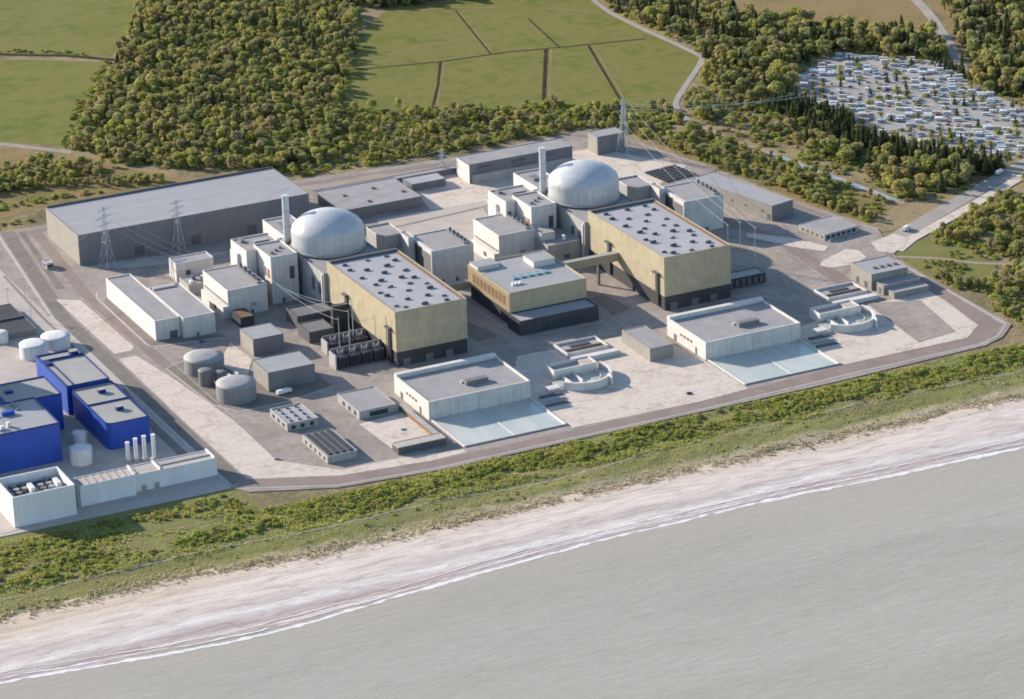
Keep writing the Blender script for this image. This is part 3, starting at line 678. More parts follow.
    MB().box(38, 39.2, -27.4, 27.7, 0, 1.5).build('side_wall', WHITE, fb); MB().box(-39.2, -38, -27.4, 27.7, 0, 1.0).build('side_wall', WHITE, fb)
    MB().box(-38, 38, -27.4, -26.4, 0, .9).build('front_wall', GREYC, fb)
    MB().box(-0.6, 0.2, -26.3, 27.5, .1, .65).build('divider', WHITE, fb)
    # outfall pond
    of = thing('outfall_pond', f'round concrete outfall pond beside the {side} pump house', 'outfall pond', (X(52), Y(-118), 0), 0, 'outfall ponds')
    def arc(r0, r1, z1, a0=-1.25, a1=0.42, n=20, cxo=-3.0, cyo=1.0):
        m = MB(); A = [math.pi * (-0.80 + 0.93 * i / n) for i in range(n + 1)]
        for a, c in zip(A, A[1:]):
            pts = [(cxo + r0 * math.cos(a), cyo + r0 * math.sin(a)), (cxo + r1 * math.cos(a), cyo + r1 * math.sin(a)), (cxo + r1 * math.cos(c), cyo + r1 * math.sin(c)), (cxo + r0 * math.cos(c), cyo + r0 * math.sin(c))]
            m.prism(pts, 0, z1)
        return m
    arc(22.0, 24.0, 6.0).build('curved_wall', WHITE, of); arc(15.0, 15.8, 3.0).build('inner_weir', WHITE, of)
    MB().prism([(-3 + 21.9 * math.cos(math.pi * (-1.02 + 1.1 * i / 24)), 1 + 21.9 * math.sin(math.pi * (-1.02 + 1.1 * i / 24))) for i in range(25)], .02, 1.6).build('water', BASINW, of)
    MB().box(-21, 14, 5, 6.2, 0, 8).build('chamber_wall', WHITE, of); MB().box(-21, 14, 19, 20, 0, 8).build('chamber_wall', WHITE, of)
    MB().box(-21, -20, 6.2, 19, 0, 8).build('chamber_wall', WHITE, of); MB().box(13, 14, 6.2, 19, 0, 8).build('chamber_wall', WHITE, of)
    MB().box(-20, 13, 6.2, 19, 0, 5.4).build('chamber_floor', GREYC, of)
    MB().box(4, 13, 7, 18, 5.4, 7.2).build('chamber_deck', PALE2, of)
    for a in (-16, -7): MB().box(a, a + .9, -12, 4.9, .1, 4.5).build('baffle', WHITE, of)
    MB().box(0, 5, -18, -12, .1, 4.6).build('gate_block', GREYC, of)
    MB().box(11.5, 12.7, -21.5, -15, .1, 6.6).build('gate_pier', WHITE2, of)
    tk = thing('settling_tank', f'open concrete settling tank behind the {side} outfall pond', 'tank', (X(76), Y(-68), 0))
    for q in ((-17, 17, -11, -10), (-17, 17, 10, 11), (-17, -16, -10, 10), (16, 17, -10, 10)): MB().box(*q, 0, 4.2).build('side_wall', WHITE, tk)
    MB().box(-16, 16, -10, 10, .02, 2.6).build('floor', GREYC, tk); MB().box(-8, 8, 2, 7, 2.6, 3.4).build('inlet_slot', DARK2, tk); MB().box(-15, 15, -4, -3, 2.6, 4.0).build('walkway', BROWN, tk)
    MB().box(-17, 20, -22, -16, 0, 3.2).build('lower_channel', WHITE, tk)
    sc = thing('screen_yard', f'low dark trash screens lying between the {side} pump house and outfall', 'screens', (X(14), Y(-142), 0))
    for k in range(3): MB().box(-9 + k * 1.5, 8 + k * 1.5, -12 + k * 8, -9 + k * 8, .02, 1.4).build('screen_bar', DARK2 if k != 1 else GREYC, sc)
    MB().box(4, 13, 10, 17, .02, 3).build('control_box', WHITE, sc)

reactor_unit(0, 0, 'left', 'right', True)
reactor_unit(221.2, 2.0, 'right', 'left', False)

# long grey hall, left rear
b = bld('storage_hall', 'very long grey clad hall with pale flat roof at the left rear of the site', 'hall', -183, 13.5, 291.5, 369, 25.3, GCLAD, ROOFL, .35, .5)
x0, x1, y0, y1 = b['ext']
MB().box(x0 - .06, x0 + .02, y0 + .3, y1 - .3, .1, 24.8).build('gable_lighting_tint', BCLAD, b)  # sun-facing gable coloured lighter and warmer than the walls, its sunlight painted in
for a in (46, 94, 142): on(b, 'loading_door', 'F', a, a + 8, .1, 7.5, DARK2)
MB().box(x0 + 1, x1 - 1, y1 - 1.6, y1 - .6, 25.0, 26.4).build('ridge_upstand', DARK2, b)
# twin pale store
b = bld('pale_store', 'long pale store building, left half of the joined pair by the access road', 'store', -189, -169.3, 106.5, 213, 16, WHITE, ROOF, .8)
on(b, 'door', 'F', 11, 17, .1, 6, DOORM)
b = bld('pale_store', 'shorter pale store building, right half of the joined pair by the access road', 'store', -168.9, -143.7, 101, 175, 16.3, WHITE, ROOF, .8)
on(b, 'door', 'F', 10, 12, .1, 3, DOORM); roofbox(b, 'roof_unit', -10, 8, 31, 35.5, 15.5, 16.6, ROOFW)
b = bld('switch_house', 'small pale building with lit gable behind the twin store', 'building', -130, -99, 218, 233, 15, WHITE, ROOFL, .7)
on(b, 'vent', 'F', 8, 12, 4, 8, DARK2)
b = bld('plant_room', 'low jumbled plant room between the twin store and the left diesel building', 'building', -132, -106, 186, 206, 8, GREYC, ROOF, .6)
for k in range(5): roofbox(b, 'roof_unit', -10 + 4 * k, -7.5 + 4 * k, -6 + (k % 2) * 6, -3 + (k % 2) * 6, 7.4, 9.4 + (k % 3) * .7, (WHITE2, DARK2, GCLAD)[k % 3])
b = bld('dark_plant_box', 'small dark box at the foot of the left diesel building', 'plant box', -124, -113, 100, 118, 8, DARK, BROWN, .5)
# box buildings and tanks left of the transformers
def shed(label, x0, x1, y0, y1, h, wall=GCLAD, doors=()):
    b = bld('workshop', label, 'workshop', x0, x1, y0, y1, h, wall, ROOFL, .25, .4)
    ex = b['ext']; MB().box(ex[0] - .07, ex[0] - .01, ex[2] + .3, ex[3] - .3, .1, h - .5).build('gable_lighting_tint', BCLAD, b)  # paler sheet paints sunlight onto the left gable
    for a, w in doors: on(b, 'roller_door', 'F', a, a + w, .1, 5.5, DOORM)
    return b
shed('small grey box shaped workshop above the tanks', -137.5, -113.5, 41, 67, 13.4)
shed('wider grey workshop with a lorry parked at its door', -154, -118, -28, 1, 14.5, doors=((14, 7),))
def tank(label, x, y, r, h, wall, roofm, dome=1.8, n=36):
    t = thing('storage_tank', label, 'tank', (x, y, 0))
    MB().cyl(0, 0, 0, h, r, n, cap=False).build('shell', wall, t)
    MB().lathe(0, 0, [(r + .15, h - .3), (r + .15, h + .05), (r * .6, h + dome * .7), (0.05, h + dome)], n).build('roof', roofm, t, smooth=True)
    MB().bar((r + .3, 0, 0), (r + .3, 0, h), .25).build('ladder', STEEL, t)
    return t
tank('grey tank with shallow conical roof, rear of the pair by the workshops', -179, 34, 14.6, 11, TANK, TANKR, 2.2)
tank('grey tank with shallow conical roof, front of the pair by the workshops', -178.5, -27, 14.2, 12, TANK, TANKR, 2.0)
tank('slim dark vessel between the two grey tanks, left one', -188, 8, 5.2, 11, GCLAD, GCLAD, .8, 20)
tank('slim dark vessel between the two grey tanks, right one', -178, 4, 4.0, 9, GCLAD, GCLAD, .8, 20)
pk = thing('pump_skid', 'cluster of pale pipework beside the slim vessels', 'pump skid', (-169, 5, 0))
for k in range(4): MB().box(-6 + 3 * k, -4 + 3 * k, -4 + k, 2 + k, 0, 3 + (k % 2) * 2).build('pump', WHITE2, pk)
for k in range(3): MB().bar((-8, -3 + 3 * k, 2.5), (8, -3 + 3 * k, 2.5), .45, 6).build('pipe', STEEL, pk)
# front left cluster
b = bld('vented_office', 'low grey building with square rooflights in the front yard', 'building', -171, -147.5, -103, -71.5, 6, GREYC, ROOFW, .7, .9)
for i in range(3):
    for j in range(4): roofbox(b, 'rooflight', -8 + 6.5 * i, -6.2 + 6.5 * i, -12 + 7.5 * j, -10 + 7.5 * j, 5.3, 6.3, DARK2)
for k in range(3): on(b, 'window', 'L', 5 + 9 * k, 9 + 9 * k, 1.5, 4, GLASS); on(b, 'window', 'F', 3 + 7 * k, 6 + 7 * k, 1.2, 4, GLASS)
b = bld('striped_shed', 'low shed with four long dark roof strips in the front yard', 'shed', -169, -147, -169, -125, 5.5, GREYC, ROOFB, .3, .4)
for k in range(4): MB().box(-9.4 + 5 * k, -6.2 + 5 * k, -20, 20, 5.2, 6.2).build('roof_strip', SOLAR, b)
for k in range(5): on(b, 'window', 'L', 4 + 8 * k, 7 + 8 * k, 1.2, 3.4, GLASS)
b = bld('yard_office', 'grey flat roofed office between the rooflight building and the left pump house', 'building', -119, -90.5, -108.5, -70, 6.4, GREYC, ROOF, .5)
on(b, 'window', 'F', 8, 22, 1, 4.5, GLASS)
for k in range(3): on(b, 'window', 'L', 5 + 10 * k, 9 + 10 * k, 1.2, 4.2, GLASS)
b = bld('gate_shed', 'long low shed with pale roof and dark front beside the perimeter road', 'shed', -121, -85, -179, -169, 5.5, DARK2, PALE2, .3, .4, pmat=PALE2)
w_ = thing('yard_wall', 'long brown retaining wall with walkway beside the left pump house', 'wall', (-84, -139, 0))
MB().box(-3.4, 0, -29, 34, 0, 3.6).build('wall', BROWN, w_); MB().box(-3.6, .2, -29.2, 34.2, 3.6, 4.0).build('coping', GREYC, w_)
# gold office block between the units
o_ = thing('operations_building', 'gold clad office block with dark ground floor between the two turbine halls', 'office', (83, 26, 0))
o_['ext'] = (-32, 32, -27, 45)
MB().box(-32, 32, -27, 45, 11.5, 26.2, top=False, bottom=True).build('gold_storeys', GOLD, o_)
MB().box(-30.5, 30.8, -26, 44, 0, 11.5).build('ground_floor', DARK, o_)
r = MB(); r.box(-31.2, 31.2, -26.2, 44.2, 25.9, 26.2); r.build('roof', ROOFL, o_)
p = MB(); p.box(-32.06, 32.06, -27.06, -26.2, 26.0, 27.2).box(-32.06, -31.2, -26.2, 45, 26.0, 27.2).box(31.2, 32.06, -26.2, 45, 26.0, 27.2).box(-31.2, 31.2, 44.2, 45, 26.0, 27.2); p.build('parapet', GOLD, o_)
MB().box(-33.5, 31.8, -46.5, -26.1, 0, 10.4, top=False).build('front_podium', DARK, o_)
MB().box(-33, 31.3, -46, -27.2, 10.2, 10.5).build('podium_roof', ROOFW, o_)
p = MB(); p.box(-33.56, 31.86, -46.56, -45.8, 10.3, 11.4).box(-33.56, -32.8, -45.8, -27.1, 10.3, 11.4).box(31.1, 31.86, -45.8, -27.1, 10.3, 11.4); p.build('podium_parapet', DARK, o_)
for k in range(9): MB().box(-14 + 3.6 * k, -11.6 + 3.6 * k, -46.7, -46.4, 1.0, 7.5).build('window', GLASS, o_)
MB().box(-32.12, -32.01, -26.5, 44.5, 12, 25.6).build('flank_cladding', BRONZE, o_)
for k in range(9): MB().box(-32.25, -31.9, -20 + 6.5 * k, -15.5 + 6.5 * k, 15.5, 22.5).build('window', BROWN, o_)
roofbox(o_, 'roof_room', 9, 27, 15, 33, 26.2, 30.5, WHITE, ROOFL); roofbox(o_, 'roof_room', -31, -13, 29.5, 44, 26.2, 29.0, WHITE, ROOFL)
for k in range(5): roofbox(o_, 'skylight', -16 + 6.5 * k, -11.5 + 6.5 * k, -1, 5, 26.2, 27.3, SKYL)
for k in range(3): roofbox(o_, 'roof_unit', -22 + 3 * k, -20 + 3 * k, -12, -9.5, 26.2, 28, WHITE2)
fbz = thing('link_bridge', 'gold footbridge joining the office block to the right turbine hall', 'bridge', (140.6, 46, 0))
MB().box(-25.4, 25.6, -3, 3, 17.5, 23.5, bottom=True).build('tube', GOLD, fbz); MB().box(-25.4, 25.6, -2.6, 2.6, 23.5, 23.8).build('roof', ROOFB, fbz)
for k in (-12, 8): MB().box(k, k + 1.4, -1.5, 1.5, 0, 17.5).build('pier', DARK2, fbz)
fbz = thing('link_bridge', 'gold footbridge joining the office block to the left turbine hall', 'bridge', (26.5, 71, 0))
MB().box(-24.2, 24.2, -3, 3, 8.5, 14, bottom=True).build('tube', GOLD, fbz); MB().box(-24.2, 24.2, -2.6, 2.6, 14, 14.3).build('roof', ROOFB, fbz)
MB().box(-1, 1, -1.5, 1.5, 0, 8.5).build('pier', DARK2, fbz)
# transformers left of the left turbine hall
def transformer(x, y, w, d, h, lab, n):
    t = thing('transformer_bay', lab, 'transformer', (x, y, 0), 0, 'transformer bays')
    MB().box(-w / 2, w / 2, d / 2, d / 2 + 1, 0, h + 1.5).build('blast_wall', GCLAD, t); MB().box(-w / 2 - 1.2, -w / 2, -d / 2, d / 2 + 1, 0, h).build('end_wall', GREYC, t)
    for k in range(n):
        a = -w / 2 + 1.5 + k * (w - 2) / n; ww = (w - 2) / n - 1.2
        bb = MB().box(a, a + ww, -d / 2 + 1.5, d / 2 - .5, 0, h - 2.2).build('casing', DARK2, t)
        for q in range(4): MB().box(a + .3 + q * ww / 4, a + .9 + q * ww / 4, -d / 2, -d / 2 + 1.5, .6, h - 3).build('radiator', DARK, bb)
        MB().cyl(a + ww / 2, 0, h - 2.2, h + .4, 1.5, 12).build('conservator', GCLAD, t)
        for q in (-1, 1): MB().cyl(a + ww / 2 + q * 2, 1.5, h - 2.2, h + 1.8, .35, 8).build('bushing', WHITE2, t)
    return t
transformer(-75, -9, 40, 11, 11, 'front row of dark finned transformers beside the left turbine hall', 4)
transformer(-72, 20, 34, 10, 10, 'second row of dark transformers with pale beams behind the front row', 3)
for k in range(4):
    g_ = thing('lightning_mast', ('thin grey mast at the left end of the front transformer row', 'thin grey mast in the middle of the transformer rows', 'thin grey mast at the rear transformer row against the gold wall', 'thin dark mast at the corner of the left turbine hall')[k], 'mast', ((-88, -4, 0), (-75, 8, 0), (-66, 22, 0), (-57.5, -20, 0))[k])
    MB().cyl(0, 0, 0, 36, .45, 8, .25).build('pole', STEEL if k < 3 else DARK2, g_); MB().cyl(0, 0, 0, 1.2, 1.0, 8).build('footing', GREYC, g_)
b = bld('blast_screen', 'tall dark slab wall standing behind the transformers', 'wall', -69, -57, 52, 56.5, 22, DARK, DARK2, .3, .4)
b = bld('auxiliary_transformer_house', 'low dark house with sloping screens behind the transformer rows', 'building', -92, -72, 44, 66, 9, DARK2, GCLAD, .5)
b = bld('dark_switchgear', 'low dark switchgear bank at the right foot of the right turbine hall', 'switchgear', 228, 262, -14, 0, 8, DARK, GREYC, .4)
for k in range(6): on(b, 'radiator', 'F', 2 + 5.3 * k, 5 + 5.3 * k, 1, 6.5, DARK2, .8)
# rear low buildings
b = bld('low_workshop', 'wide low workshop with pale roof behind the left dome', 'workshop', 38, 109.5, 283, 339, 8.5, GCLAD, ROOF, .35, .5)
for i, j in ((-20, 5), (8, 10), (26, -10), (-8, -18)): roofbox(b, 'rooflight', i, i + 3, j, j + 2.5, 8.2, 9.3, BROWN)
b = bld('low_workshop', 'small low workshop at the right end of the wide low workshop', 'workshop', 117, 148, 319.5, 338, 6.5, GCLAD, ROOFW, .35, .5)
b = bld('rear_store', 'thin dark roofed store along the rear boundary', 'store', 40, 180, 344, 352, 5, GCLAD, ROOF, .3, .4)
b = bld('training_hall', 'long grey hall with lit gable behind the right dome', 'hall', 167, 263, 313, 338, 17, GCLAD, ROOF, .35, .5)
ex = b['ext']; MB().box(ex[0] - .07, ex[0] - .01, ex[2] + .3, ex[3] - .3, .1, 16).build('gable_lighting_tint', WHITE, b)  # white sheet puts the sunlit look of this gable into its colour
MB().box(ex[0] + 2, ex[1] - 2, ex[2] - 2.2, ex[2] - .06, 0, 8).build('lean_to', GREYC, b)
for a in (8, 40, 66): on(b, 'canopy', 'F', a, a + 12, 12.5, 13.5, GCLAD, 2.5)
b = bld('cube_building', 'tall grey cube building at the far rear corner beside a pylon', 'building', 293, 319, 325, 343, 16.5, GCLAD, ROOF, .35, .4)
ex = b['ext']; MB().box(ex[0] - .07, ex[0] - .01, ex[2] + .3, ex[3] - .3, .1, 16).build('gable_lighting_tint', BCLAD, b)  # lighter sheet on the sunward gable, sunlight painted in
# right hand side
cx, cy = 336.5, 154
b = thing('warehouse', 'long beige warehouse with pale roof along the right boundary', 'warehouse', (cx, cy, 0), R(13)); b['ext'] = (-11.5, 11.5, -48, 48)
wall_box(b, -11.5, 11.5, -48, 48, 0, 13, BCLAD, ROOFL, .3, .45)
MB().box(-11.4, 11.4, -48.08, -48.01, .1, 12.4).build('gable_lighting_tint', GCLAD, b)  # darker sheet on the seaward gable, its shade painted in
for a in (10, 30, 46, 62, 68, 74): on(b, 'window', 'L', a, a + 2.2, 5, 7, BROWN)
on(b, 'door', 'L', 2, 6, .1, 5, DOORM)
b = thing('gatehouse', 'low flat gatehouse with pale roof beside the entrance road', 'gatehouse', (363, 62, 0), R(8.5)); b['ext'] = (-17, 17, -16, 16)
wall_box(b, -17, 17, -16, 16, 0, 5, GREYC, ROOF, .3, .45)
for k in range(6): on(b, 'window', 'F', 2 + 5.2 * k, 5.4 + 5.2 * k, 1, 3.6, GLASS)
for k in range(5): on(b, 'window', 'L', 2 + 6 * k, 4.5 + 6 * k, 1, 3.4, BROWN)
st = thing('stepped_building', 'beige three step building beside the right perimeter road', 'building', (338, -64, 0)); st['ext'] = (-16, 16, -30, 24)
wall_box(st, -16, 16, -6, 24, 0, 13, BCLAD, ROOFL, .4, .5)
wall_box(st, -13.5, 19, -19, -6.1, 0, 7.6, BCLAD, ROOF, .4, .5, ('middle_wall', 'middle_roof', 'middle_parapet'))
wall_box(st, -11, 20, -30, -19.1, 0, 5, BCLAD, ROOFL, .4, .5, ('lower_wall', 'lower_roof', 'lower_parapet'))
for y, x, w, h in ((12, -16.15, 4, 5), (0, -16.15, 4, 5), (-16, -13.65, 3.5, 4.5)): MB().box(x, x + .2, y, y + w, .1, h).build('door', DARK2, st)
for k in range(4): roofbox(st, 'roof_unit', -8 + 6 * k, -5 + 6 * k, 4, 7, 12.6, 13.8, GCLAD)
b = bld('small_store', 'small pale flat topped store left of the right pump house', 'store', 108, 127, -114.5, -71, 10.4, BCLAD, ROOF, .4)
on(b, 'door', 'R', 4, 8, .1, 4, DOORM)
# dark ribbed panel field near the warehouse
sp = thing('panel_array', 'dark ribbed panel array lying behind the right diesel building', 'panel array', (322, 250, 0), R(8))
for k in range(6):
    for q in range(2): MB().box(-16 + q * 16.5, -1 + q * 16.5, -15 + k * 5.2, -11.4 + k * 5.2, 1.0, 1.5, bottom=True).build('panel', SOLAR, sp)
for k in range(6): MB().box(-15.5, 15, -13.5 + k * 5.2, -13.1 + k * 5.2, 0, 1.0).build('rail', STEEL, sp)

# neighbouring blue station
b = bld('blue_hall', 'blue clad hall with beige roof, rear taller half of the narrow pair', 'hall', -294, -262, 2.5, 69.5, 22, BLUE, ROOFB, .9, .8, pmat=BLUED)
roofbox(b, 'roof_unit', 7, 13, 23, 28, 21.1, 23.8, BLUED, ROOFB); roofbox(b, 'roof_unit', -15, -11, 12, 20, 21.1, 22.6, BLUED); MB().box(-10.6, -10, -30, 20, 21.1, 21.9).build('roof_seam', BLUED, b); MB().box(-15, 15, 20.4, 21.2, 21.1, 22.6).build('roof_seam', BLUED, b)
cx, cy = -276.5, -36
b = thing('blue_hall', 'blue clad hall with rounded front corner, front lower half of the narrow pair', 'hall', (cx, cy, 0))
P = [(-14.8, 38.2)] + [(-14.8 + 5 - 5 * math.cos(a), -36.5 + 5 - 5 * math.sin(a)) for a in [i * math.pi / 12 for i in range(7)]] + [(15.5, -36.5), (15.5, 38.2)]
MB().prism(P, 0, 19.2, top=False).build('wall', BLUE, b); MB().prism([(x * .96 + .02, y * .985) for x, y in P], 18.6, 19.0).build('roof', ROOFB, b); MB().prism([(x * 1.006, y * 1.003) for x, y in P], 19.0, 20, top=False).build('parapet', BLUED, b)
MB().box(-14.5, 15, 2.5, 3.4, 19.0, 20).build('roof_seam', BLUED, b)
for y in (20, -16): roofbox(b, 'roof_unit', 0, 5, y, y + 4, 19, 21.8, BLUED, ROOFW)
MB().box(15.55, 17.5, -30, 36, 16.5, 18.5, bottom=True).build('gutter_walkway', BLUED, b)
b = bld('blue_turbine_hall', 'large dark blue hall with grey roof at the left edge', 'hall', -430, -325, -73, -20, 28.5, BLUE, ROOFL, .8, .8, pmat=BLUED)
roofbox(b, 'roof_unit', 22, 31, 4, 7, 27.7, 30.5, BLUE); roofbox(b, 'roof_unit', -2, 20, 4.8, 6.0, 27.7, 29.2, BLUED)
for k in range(4): roofbox(b, 'roof_cowl', 4 + 5 * k, 6.4 + 5 * k, -18 + (k % 2) * 2, -15.4 + (k % 2) * 2, 27.7, 30.2 + (k % 2), WHITE2)
for k in range(2): roofbox(b, 'roof_duct', 25 + 9 * k, 27.5 + 9 * k, 10, 24, 27.7, 29, GCLAD)
b = bld('blue_annex', 'blue annex with beige roof between the large and narrow blue halls', 'annex', -345, -305, -19.5, 18, 27, BLUE, ROOFB, .8, .8, pmat=BLUED)
roofbox(b, 'roof_unit', -14, -9, 0, 4, 26.2, 28, BLUED)
nd = thing('neighbour_dome', 'white domed reactor building of the blue station at the left edge', 'reactor dome', (-372, 42, 0))
MB().lathe(0, 0, [(25, 0), (25, 46)] + [(25 * math.cos(k * math.pi / 24) + .02, 46 + 20 * math.sin(k * math.pi / 24)) for k in range(13)], 48).build('dome', WHITE2, nd, smooth=True)
MB().lathe(0, 0, [(25.6, 44.6), (25.6, 46.2), (25, 46.3)], 48).build('ring_beam', WHITE2, nd)
tank('white upright tank in front of the dark blue hall', -314.5, -82, 7.6, 11, TANKW, TANKW, 1.0, 28)
tank('smaller white tank behind the upright tank', -305, -52, 5.4, 9, TANKW, TANKW, .8, 24)
tank('broad white tank, left of the pair behind the blue halls', -278, 124, 10.5, 10, TANKW, TANKW, .8)
tank('broad white tank, right of the pair behind the blue halls', -257, 136, 10.8, 8, TANKW, TANKW, .8)
tank('small white tank left of the broad pair', -290, 164, 5, 8, TANKW, TANKW, .6, 20)
b = bld('shadow_stand_in_block', 'made-up low flat block with dark roof standing in for a yard shadow, left edge', 'shadow stand-in', -330, -262, 166, 226, 5, GCLAD, SOLAR, .3, .4)  # made-up block, its dark roof takes the place of a shadow on the yard
MB().box(-30, 33.5, -3, -1.6, 4.6, 6).build('dark_line_bar', DARK2, b)  # dark bar on the made-up block, for a darker line across the shade
# white seaward buildings of the neighbour
b = thing('cooler_house', 'white open topped house full of fan coolers at the lower left', 'cooler house', (-368, -146, 0)); b['ext'] = (-21.5, 21.5, -17.5, 17.5)
for q in ((-21.5, 21.5, -17.5, -16.5), (-21.5, 21.5, 16.5, 17.5), (-21.5, -20.5, -16.5, 16.5), (20.5, 21.5, -16.5, 16.5)): MB().box(*q, 0, 21.5).build('wall', WHITE2, b)
MB().box(-20.5, 20.5, -16.5, 16.5, .02, 14.5).build('deck', DARK2, b)
for i in range(7):
    for j in range(5):
        if (i * 5 + j) % 6: MB().cyl(-17 + 5.6 * i, -13 + 6.2 * j, 14.5, 16.8, 2.1, 12).build('fan_cooler', GREYC if (i + j) % 3 else GCLAD, b)
for k in range(2): MB().box(-4 + 18 * k, -1 + 18 * k, -3, 6, 14.5, 19).build('duct', WHITE2, b)
b = bld('seaward_store', 'long white flat roofed store, left section behind the sea verge', 'store', -340, -301, -153, -138, 15, WHITE2, PALE2, .5, .5)
for k in range(7): roofbox(b, 'roof_rib', -18 + 5.2 * k, -17.4 + 5.2 * k, -6, 6, 14.5, 15.2, GREYC)
MB().box(-21.5, -19.55, -7, 6, 0, 16).build('end_pier', GREYC, b)
b = bld('seaward_store', 'long white flat roofed store, right section behind the sea verge', 'store', -300.6, -241.5, -149, -133, 12.8, WHITE2, PALE2, .5, .5)
for x in (-11, -10): pass
for x in (-28.5, -11, 27.8): MB().box(x, x + .8, -8.1, 8.1, 12.2, 14.0).build('fire_wall', WHITE2, b)
for k in range(2): on(b, 'door', 'F', 5 + 9 * k, 8.5 + 9 * k, .2, 4.2, GREYC)
MB().box(-8, 28, -1, 0.6, 12.3, 13).build('roof_rib', GREYC, b)
kerb('kerb', [(-400, -168), (-380, -166.5), (-300, -160), (-243, -157)], 1.2)
for k in range(4):
    s_ = thing('exhaust_pipe', ('short white exhaust pipe, first from left behind the seaward store', 'short white exhaust pipe, second from left behind the seaward store', 'white exhaust pipe, third from left behind the seaward store', 'white exhaust pipe, rightmost of four behind the seaward store')[k], 'exhaust pipe', ((-286, -97, 0), (-280.5, -98, 0), (-275, -100, 0), (-269, -102, 0))[k], 0, 'exhaust pipes')
    hh = (14, 16, 17.5, 18)[k]; MB().cyl(0, 0, 0, hh, 1.35, 14).build('pipe', TANKW, s_); MB().cyl(0, 0, hh, hh + .4, 1.6, 14).build('rim', WHITE2, s_); MB().box(-2, 2, -2, 2, 0, 1.5).build('base', GREYC, s_)
for i, (x, y, l) in enumerate(((-262, 232, 'thin lamp post at the left edge above the stand-in block'), (-256, 196, 'thin lamp post right of the stand-in block'), (-244, 246, 'thin lamp post beside the pale boundary path'))):
    l_ = thing('lamp_post', l, 'lamp post', (x, y, 0)); MB().cyl(0, 0, 0, 15, .3, 8, .2).build('pole', STEEL, l_); MB().box(-1.6, 1.6, -.4, .4, 15, 15.4, bottom=True).build('lamp_head', GREYC, l_)
b = bld('security_kiosk', 'small grey security kiosk on the left access road', 'kiosk', -209, -203, 296, 306, 5, GREYC, ROOFW, .4)
on(b, 'window', 'F', 1, 5, 1.5, 3.6, GLASS); on(b, 'window', 'L', 2, 8, 1.5, 3.6, GLASS)

# ------------------------------------------------------------------ pylons and lines
def pylon(label, x, y, h, rz=0.0, w=9.0):
    p = thing('lattice_pylon', label, 'pylon', (x, y, 0), rz, 'lattice pylons')
    lv = [0, .22, .42, .58, .7, .8, .9, 1.0]; wd = [w / 2, w * .36, w * .25, w * .17, w * .13, w * .11, w * .09, w * .03]
    L = MB(); Bm = MB(); t = .2
    cs = lambda k: [(sx * wd[k], sy * wd[k], lv[k] * h) for sx, sy in ((-1, -1), (1, -1), (1, 1), (-1, 1))]
    for sx in range(4):
        g_ = MB()
        for k in range(len(lv) - 1): g_.bar(cs(k)[sx], cs(k + 1)[sx], t)
        g_.build('leg', STEEL, p)
    for k in range(len(lv) - 1):
        a, c = cs(k), cs(k + 1)
        for i in range(4):
            j = (i + 1) % 4
            Bm.bar(a[i], c[j], .11); Bm.bar(a[j], c[i], .11); Bm.bar(c[i], c[j], .11)
    Bm.build('bracing', STEEL, p)
    for z, l in ((.70, 8.0), (.82, 10.0), (.94, 7.0)):
        l = l * w / 9; A = MB()
        for s in (-1, 1):
            A.bar((0, -.6, z * h), (s * l, 0, z * h), .2); A.bar((0, .6, z * h), (s * l, 0, z * h), .2); A.bar((0, 0, z * h + 2.2), (s * l, 0, z * h), .17)
        A.build('crossarm', STEEL, p)
    return p
pylon('lattice pylon nearest the left end of the long grey hall', -165, 278, 50, R(25))
pylon('slimmer lattice pylon in front of the middle of the long grey hall', -102, 286, 42, R(25), 8)
pylon('tall lattice pylon beside the cube building at the far rear corner', 313, 315, 50, R(40), 11)
pylon('small lattice pylon at the left end of the hall behind the right dome', 160, 352, 20, R(30), 5)
for i, (x, y, h) in enumerate(((256, 34, 33), (263, 27, 36), (271, 18, 33))):
    g_ = thing('gantry_pole', ('left slender line pole right of the right turbine hall', 'middle slender line pole right of the right turbine hall', 'right slender line pole right of the right turbine hall')[i], 'pole', (x, y, 0), 0, 'line poles')
    MB().cyl(0, 0, 0, h, .28, 8, .2).build('pole', STEEL, g_); MB().box(-.9, .9, -.25, .25, h - .6, h, bottom=True).build('crossarm', STEEL, g_); MB().box(-1, 1, -1, 1, 0, .8).build('footing', GREYC, g_)
def wire(a, b, sag, label, r=.11):
    m = MB(); a = Vector(a); b = Vector(b); n = 14; prev = None
    for i in range(n + 1):
        t = i / n; p = a.lerp(b, t) - Vector((0, 0, 4 * sag * t * (1 - t)))
        if prev is not None: m.bar(prev, p, r, 3)
        prev = p
    o = m.build('power_line', WIREM); tag(o, label, 'power line', 'overhead power lines')
for k, (s, z) in enumerate(((-1, 41), (1, 47))):
    wire((-165 + s * 7, 278 + s * 3, z), (-102 + s * 6, 286 + s * 3, z - 7), 3, ('lower', 'upper')[k] + ' line strung between the two left pylons')
    wire((-102 + s * 6, 286 + s * 3, z - 7), (160 + s * 3, 352, z - 26), 8, ('lower', 'upper')[k] + ' long line running right from the slim left pylon over the hall roof')
for k in range(3): wire((-165 + 4 * k, 278, 36 + 4 * k), (-126 + 8 * k, 226, 16), 2, ('first', 'second', 'third')[k] + ' line dropping from the left pylon to the pale switch house')
for k in range(2): wire((-165 - 5 * k, 278, 38 + 5 * k), (-290, 196, 30 - 4 * k), 5, ('lower', 'upper')[k] + ' line leaving the left pylon towards the left edge')
for k, x in enumerate((-88, -75, -66)): wire((-84 + 3 * k, 133, 20 - k * 3), (x, (-4, 8, 22)[k], 34), 4, ('left', 'middle', 'right')[k] + ' line from the safeguard block to the transformer masts')
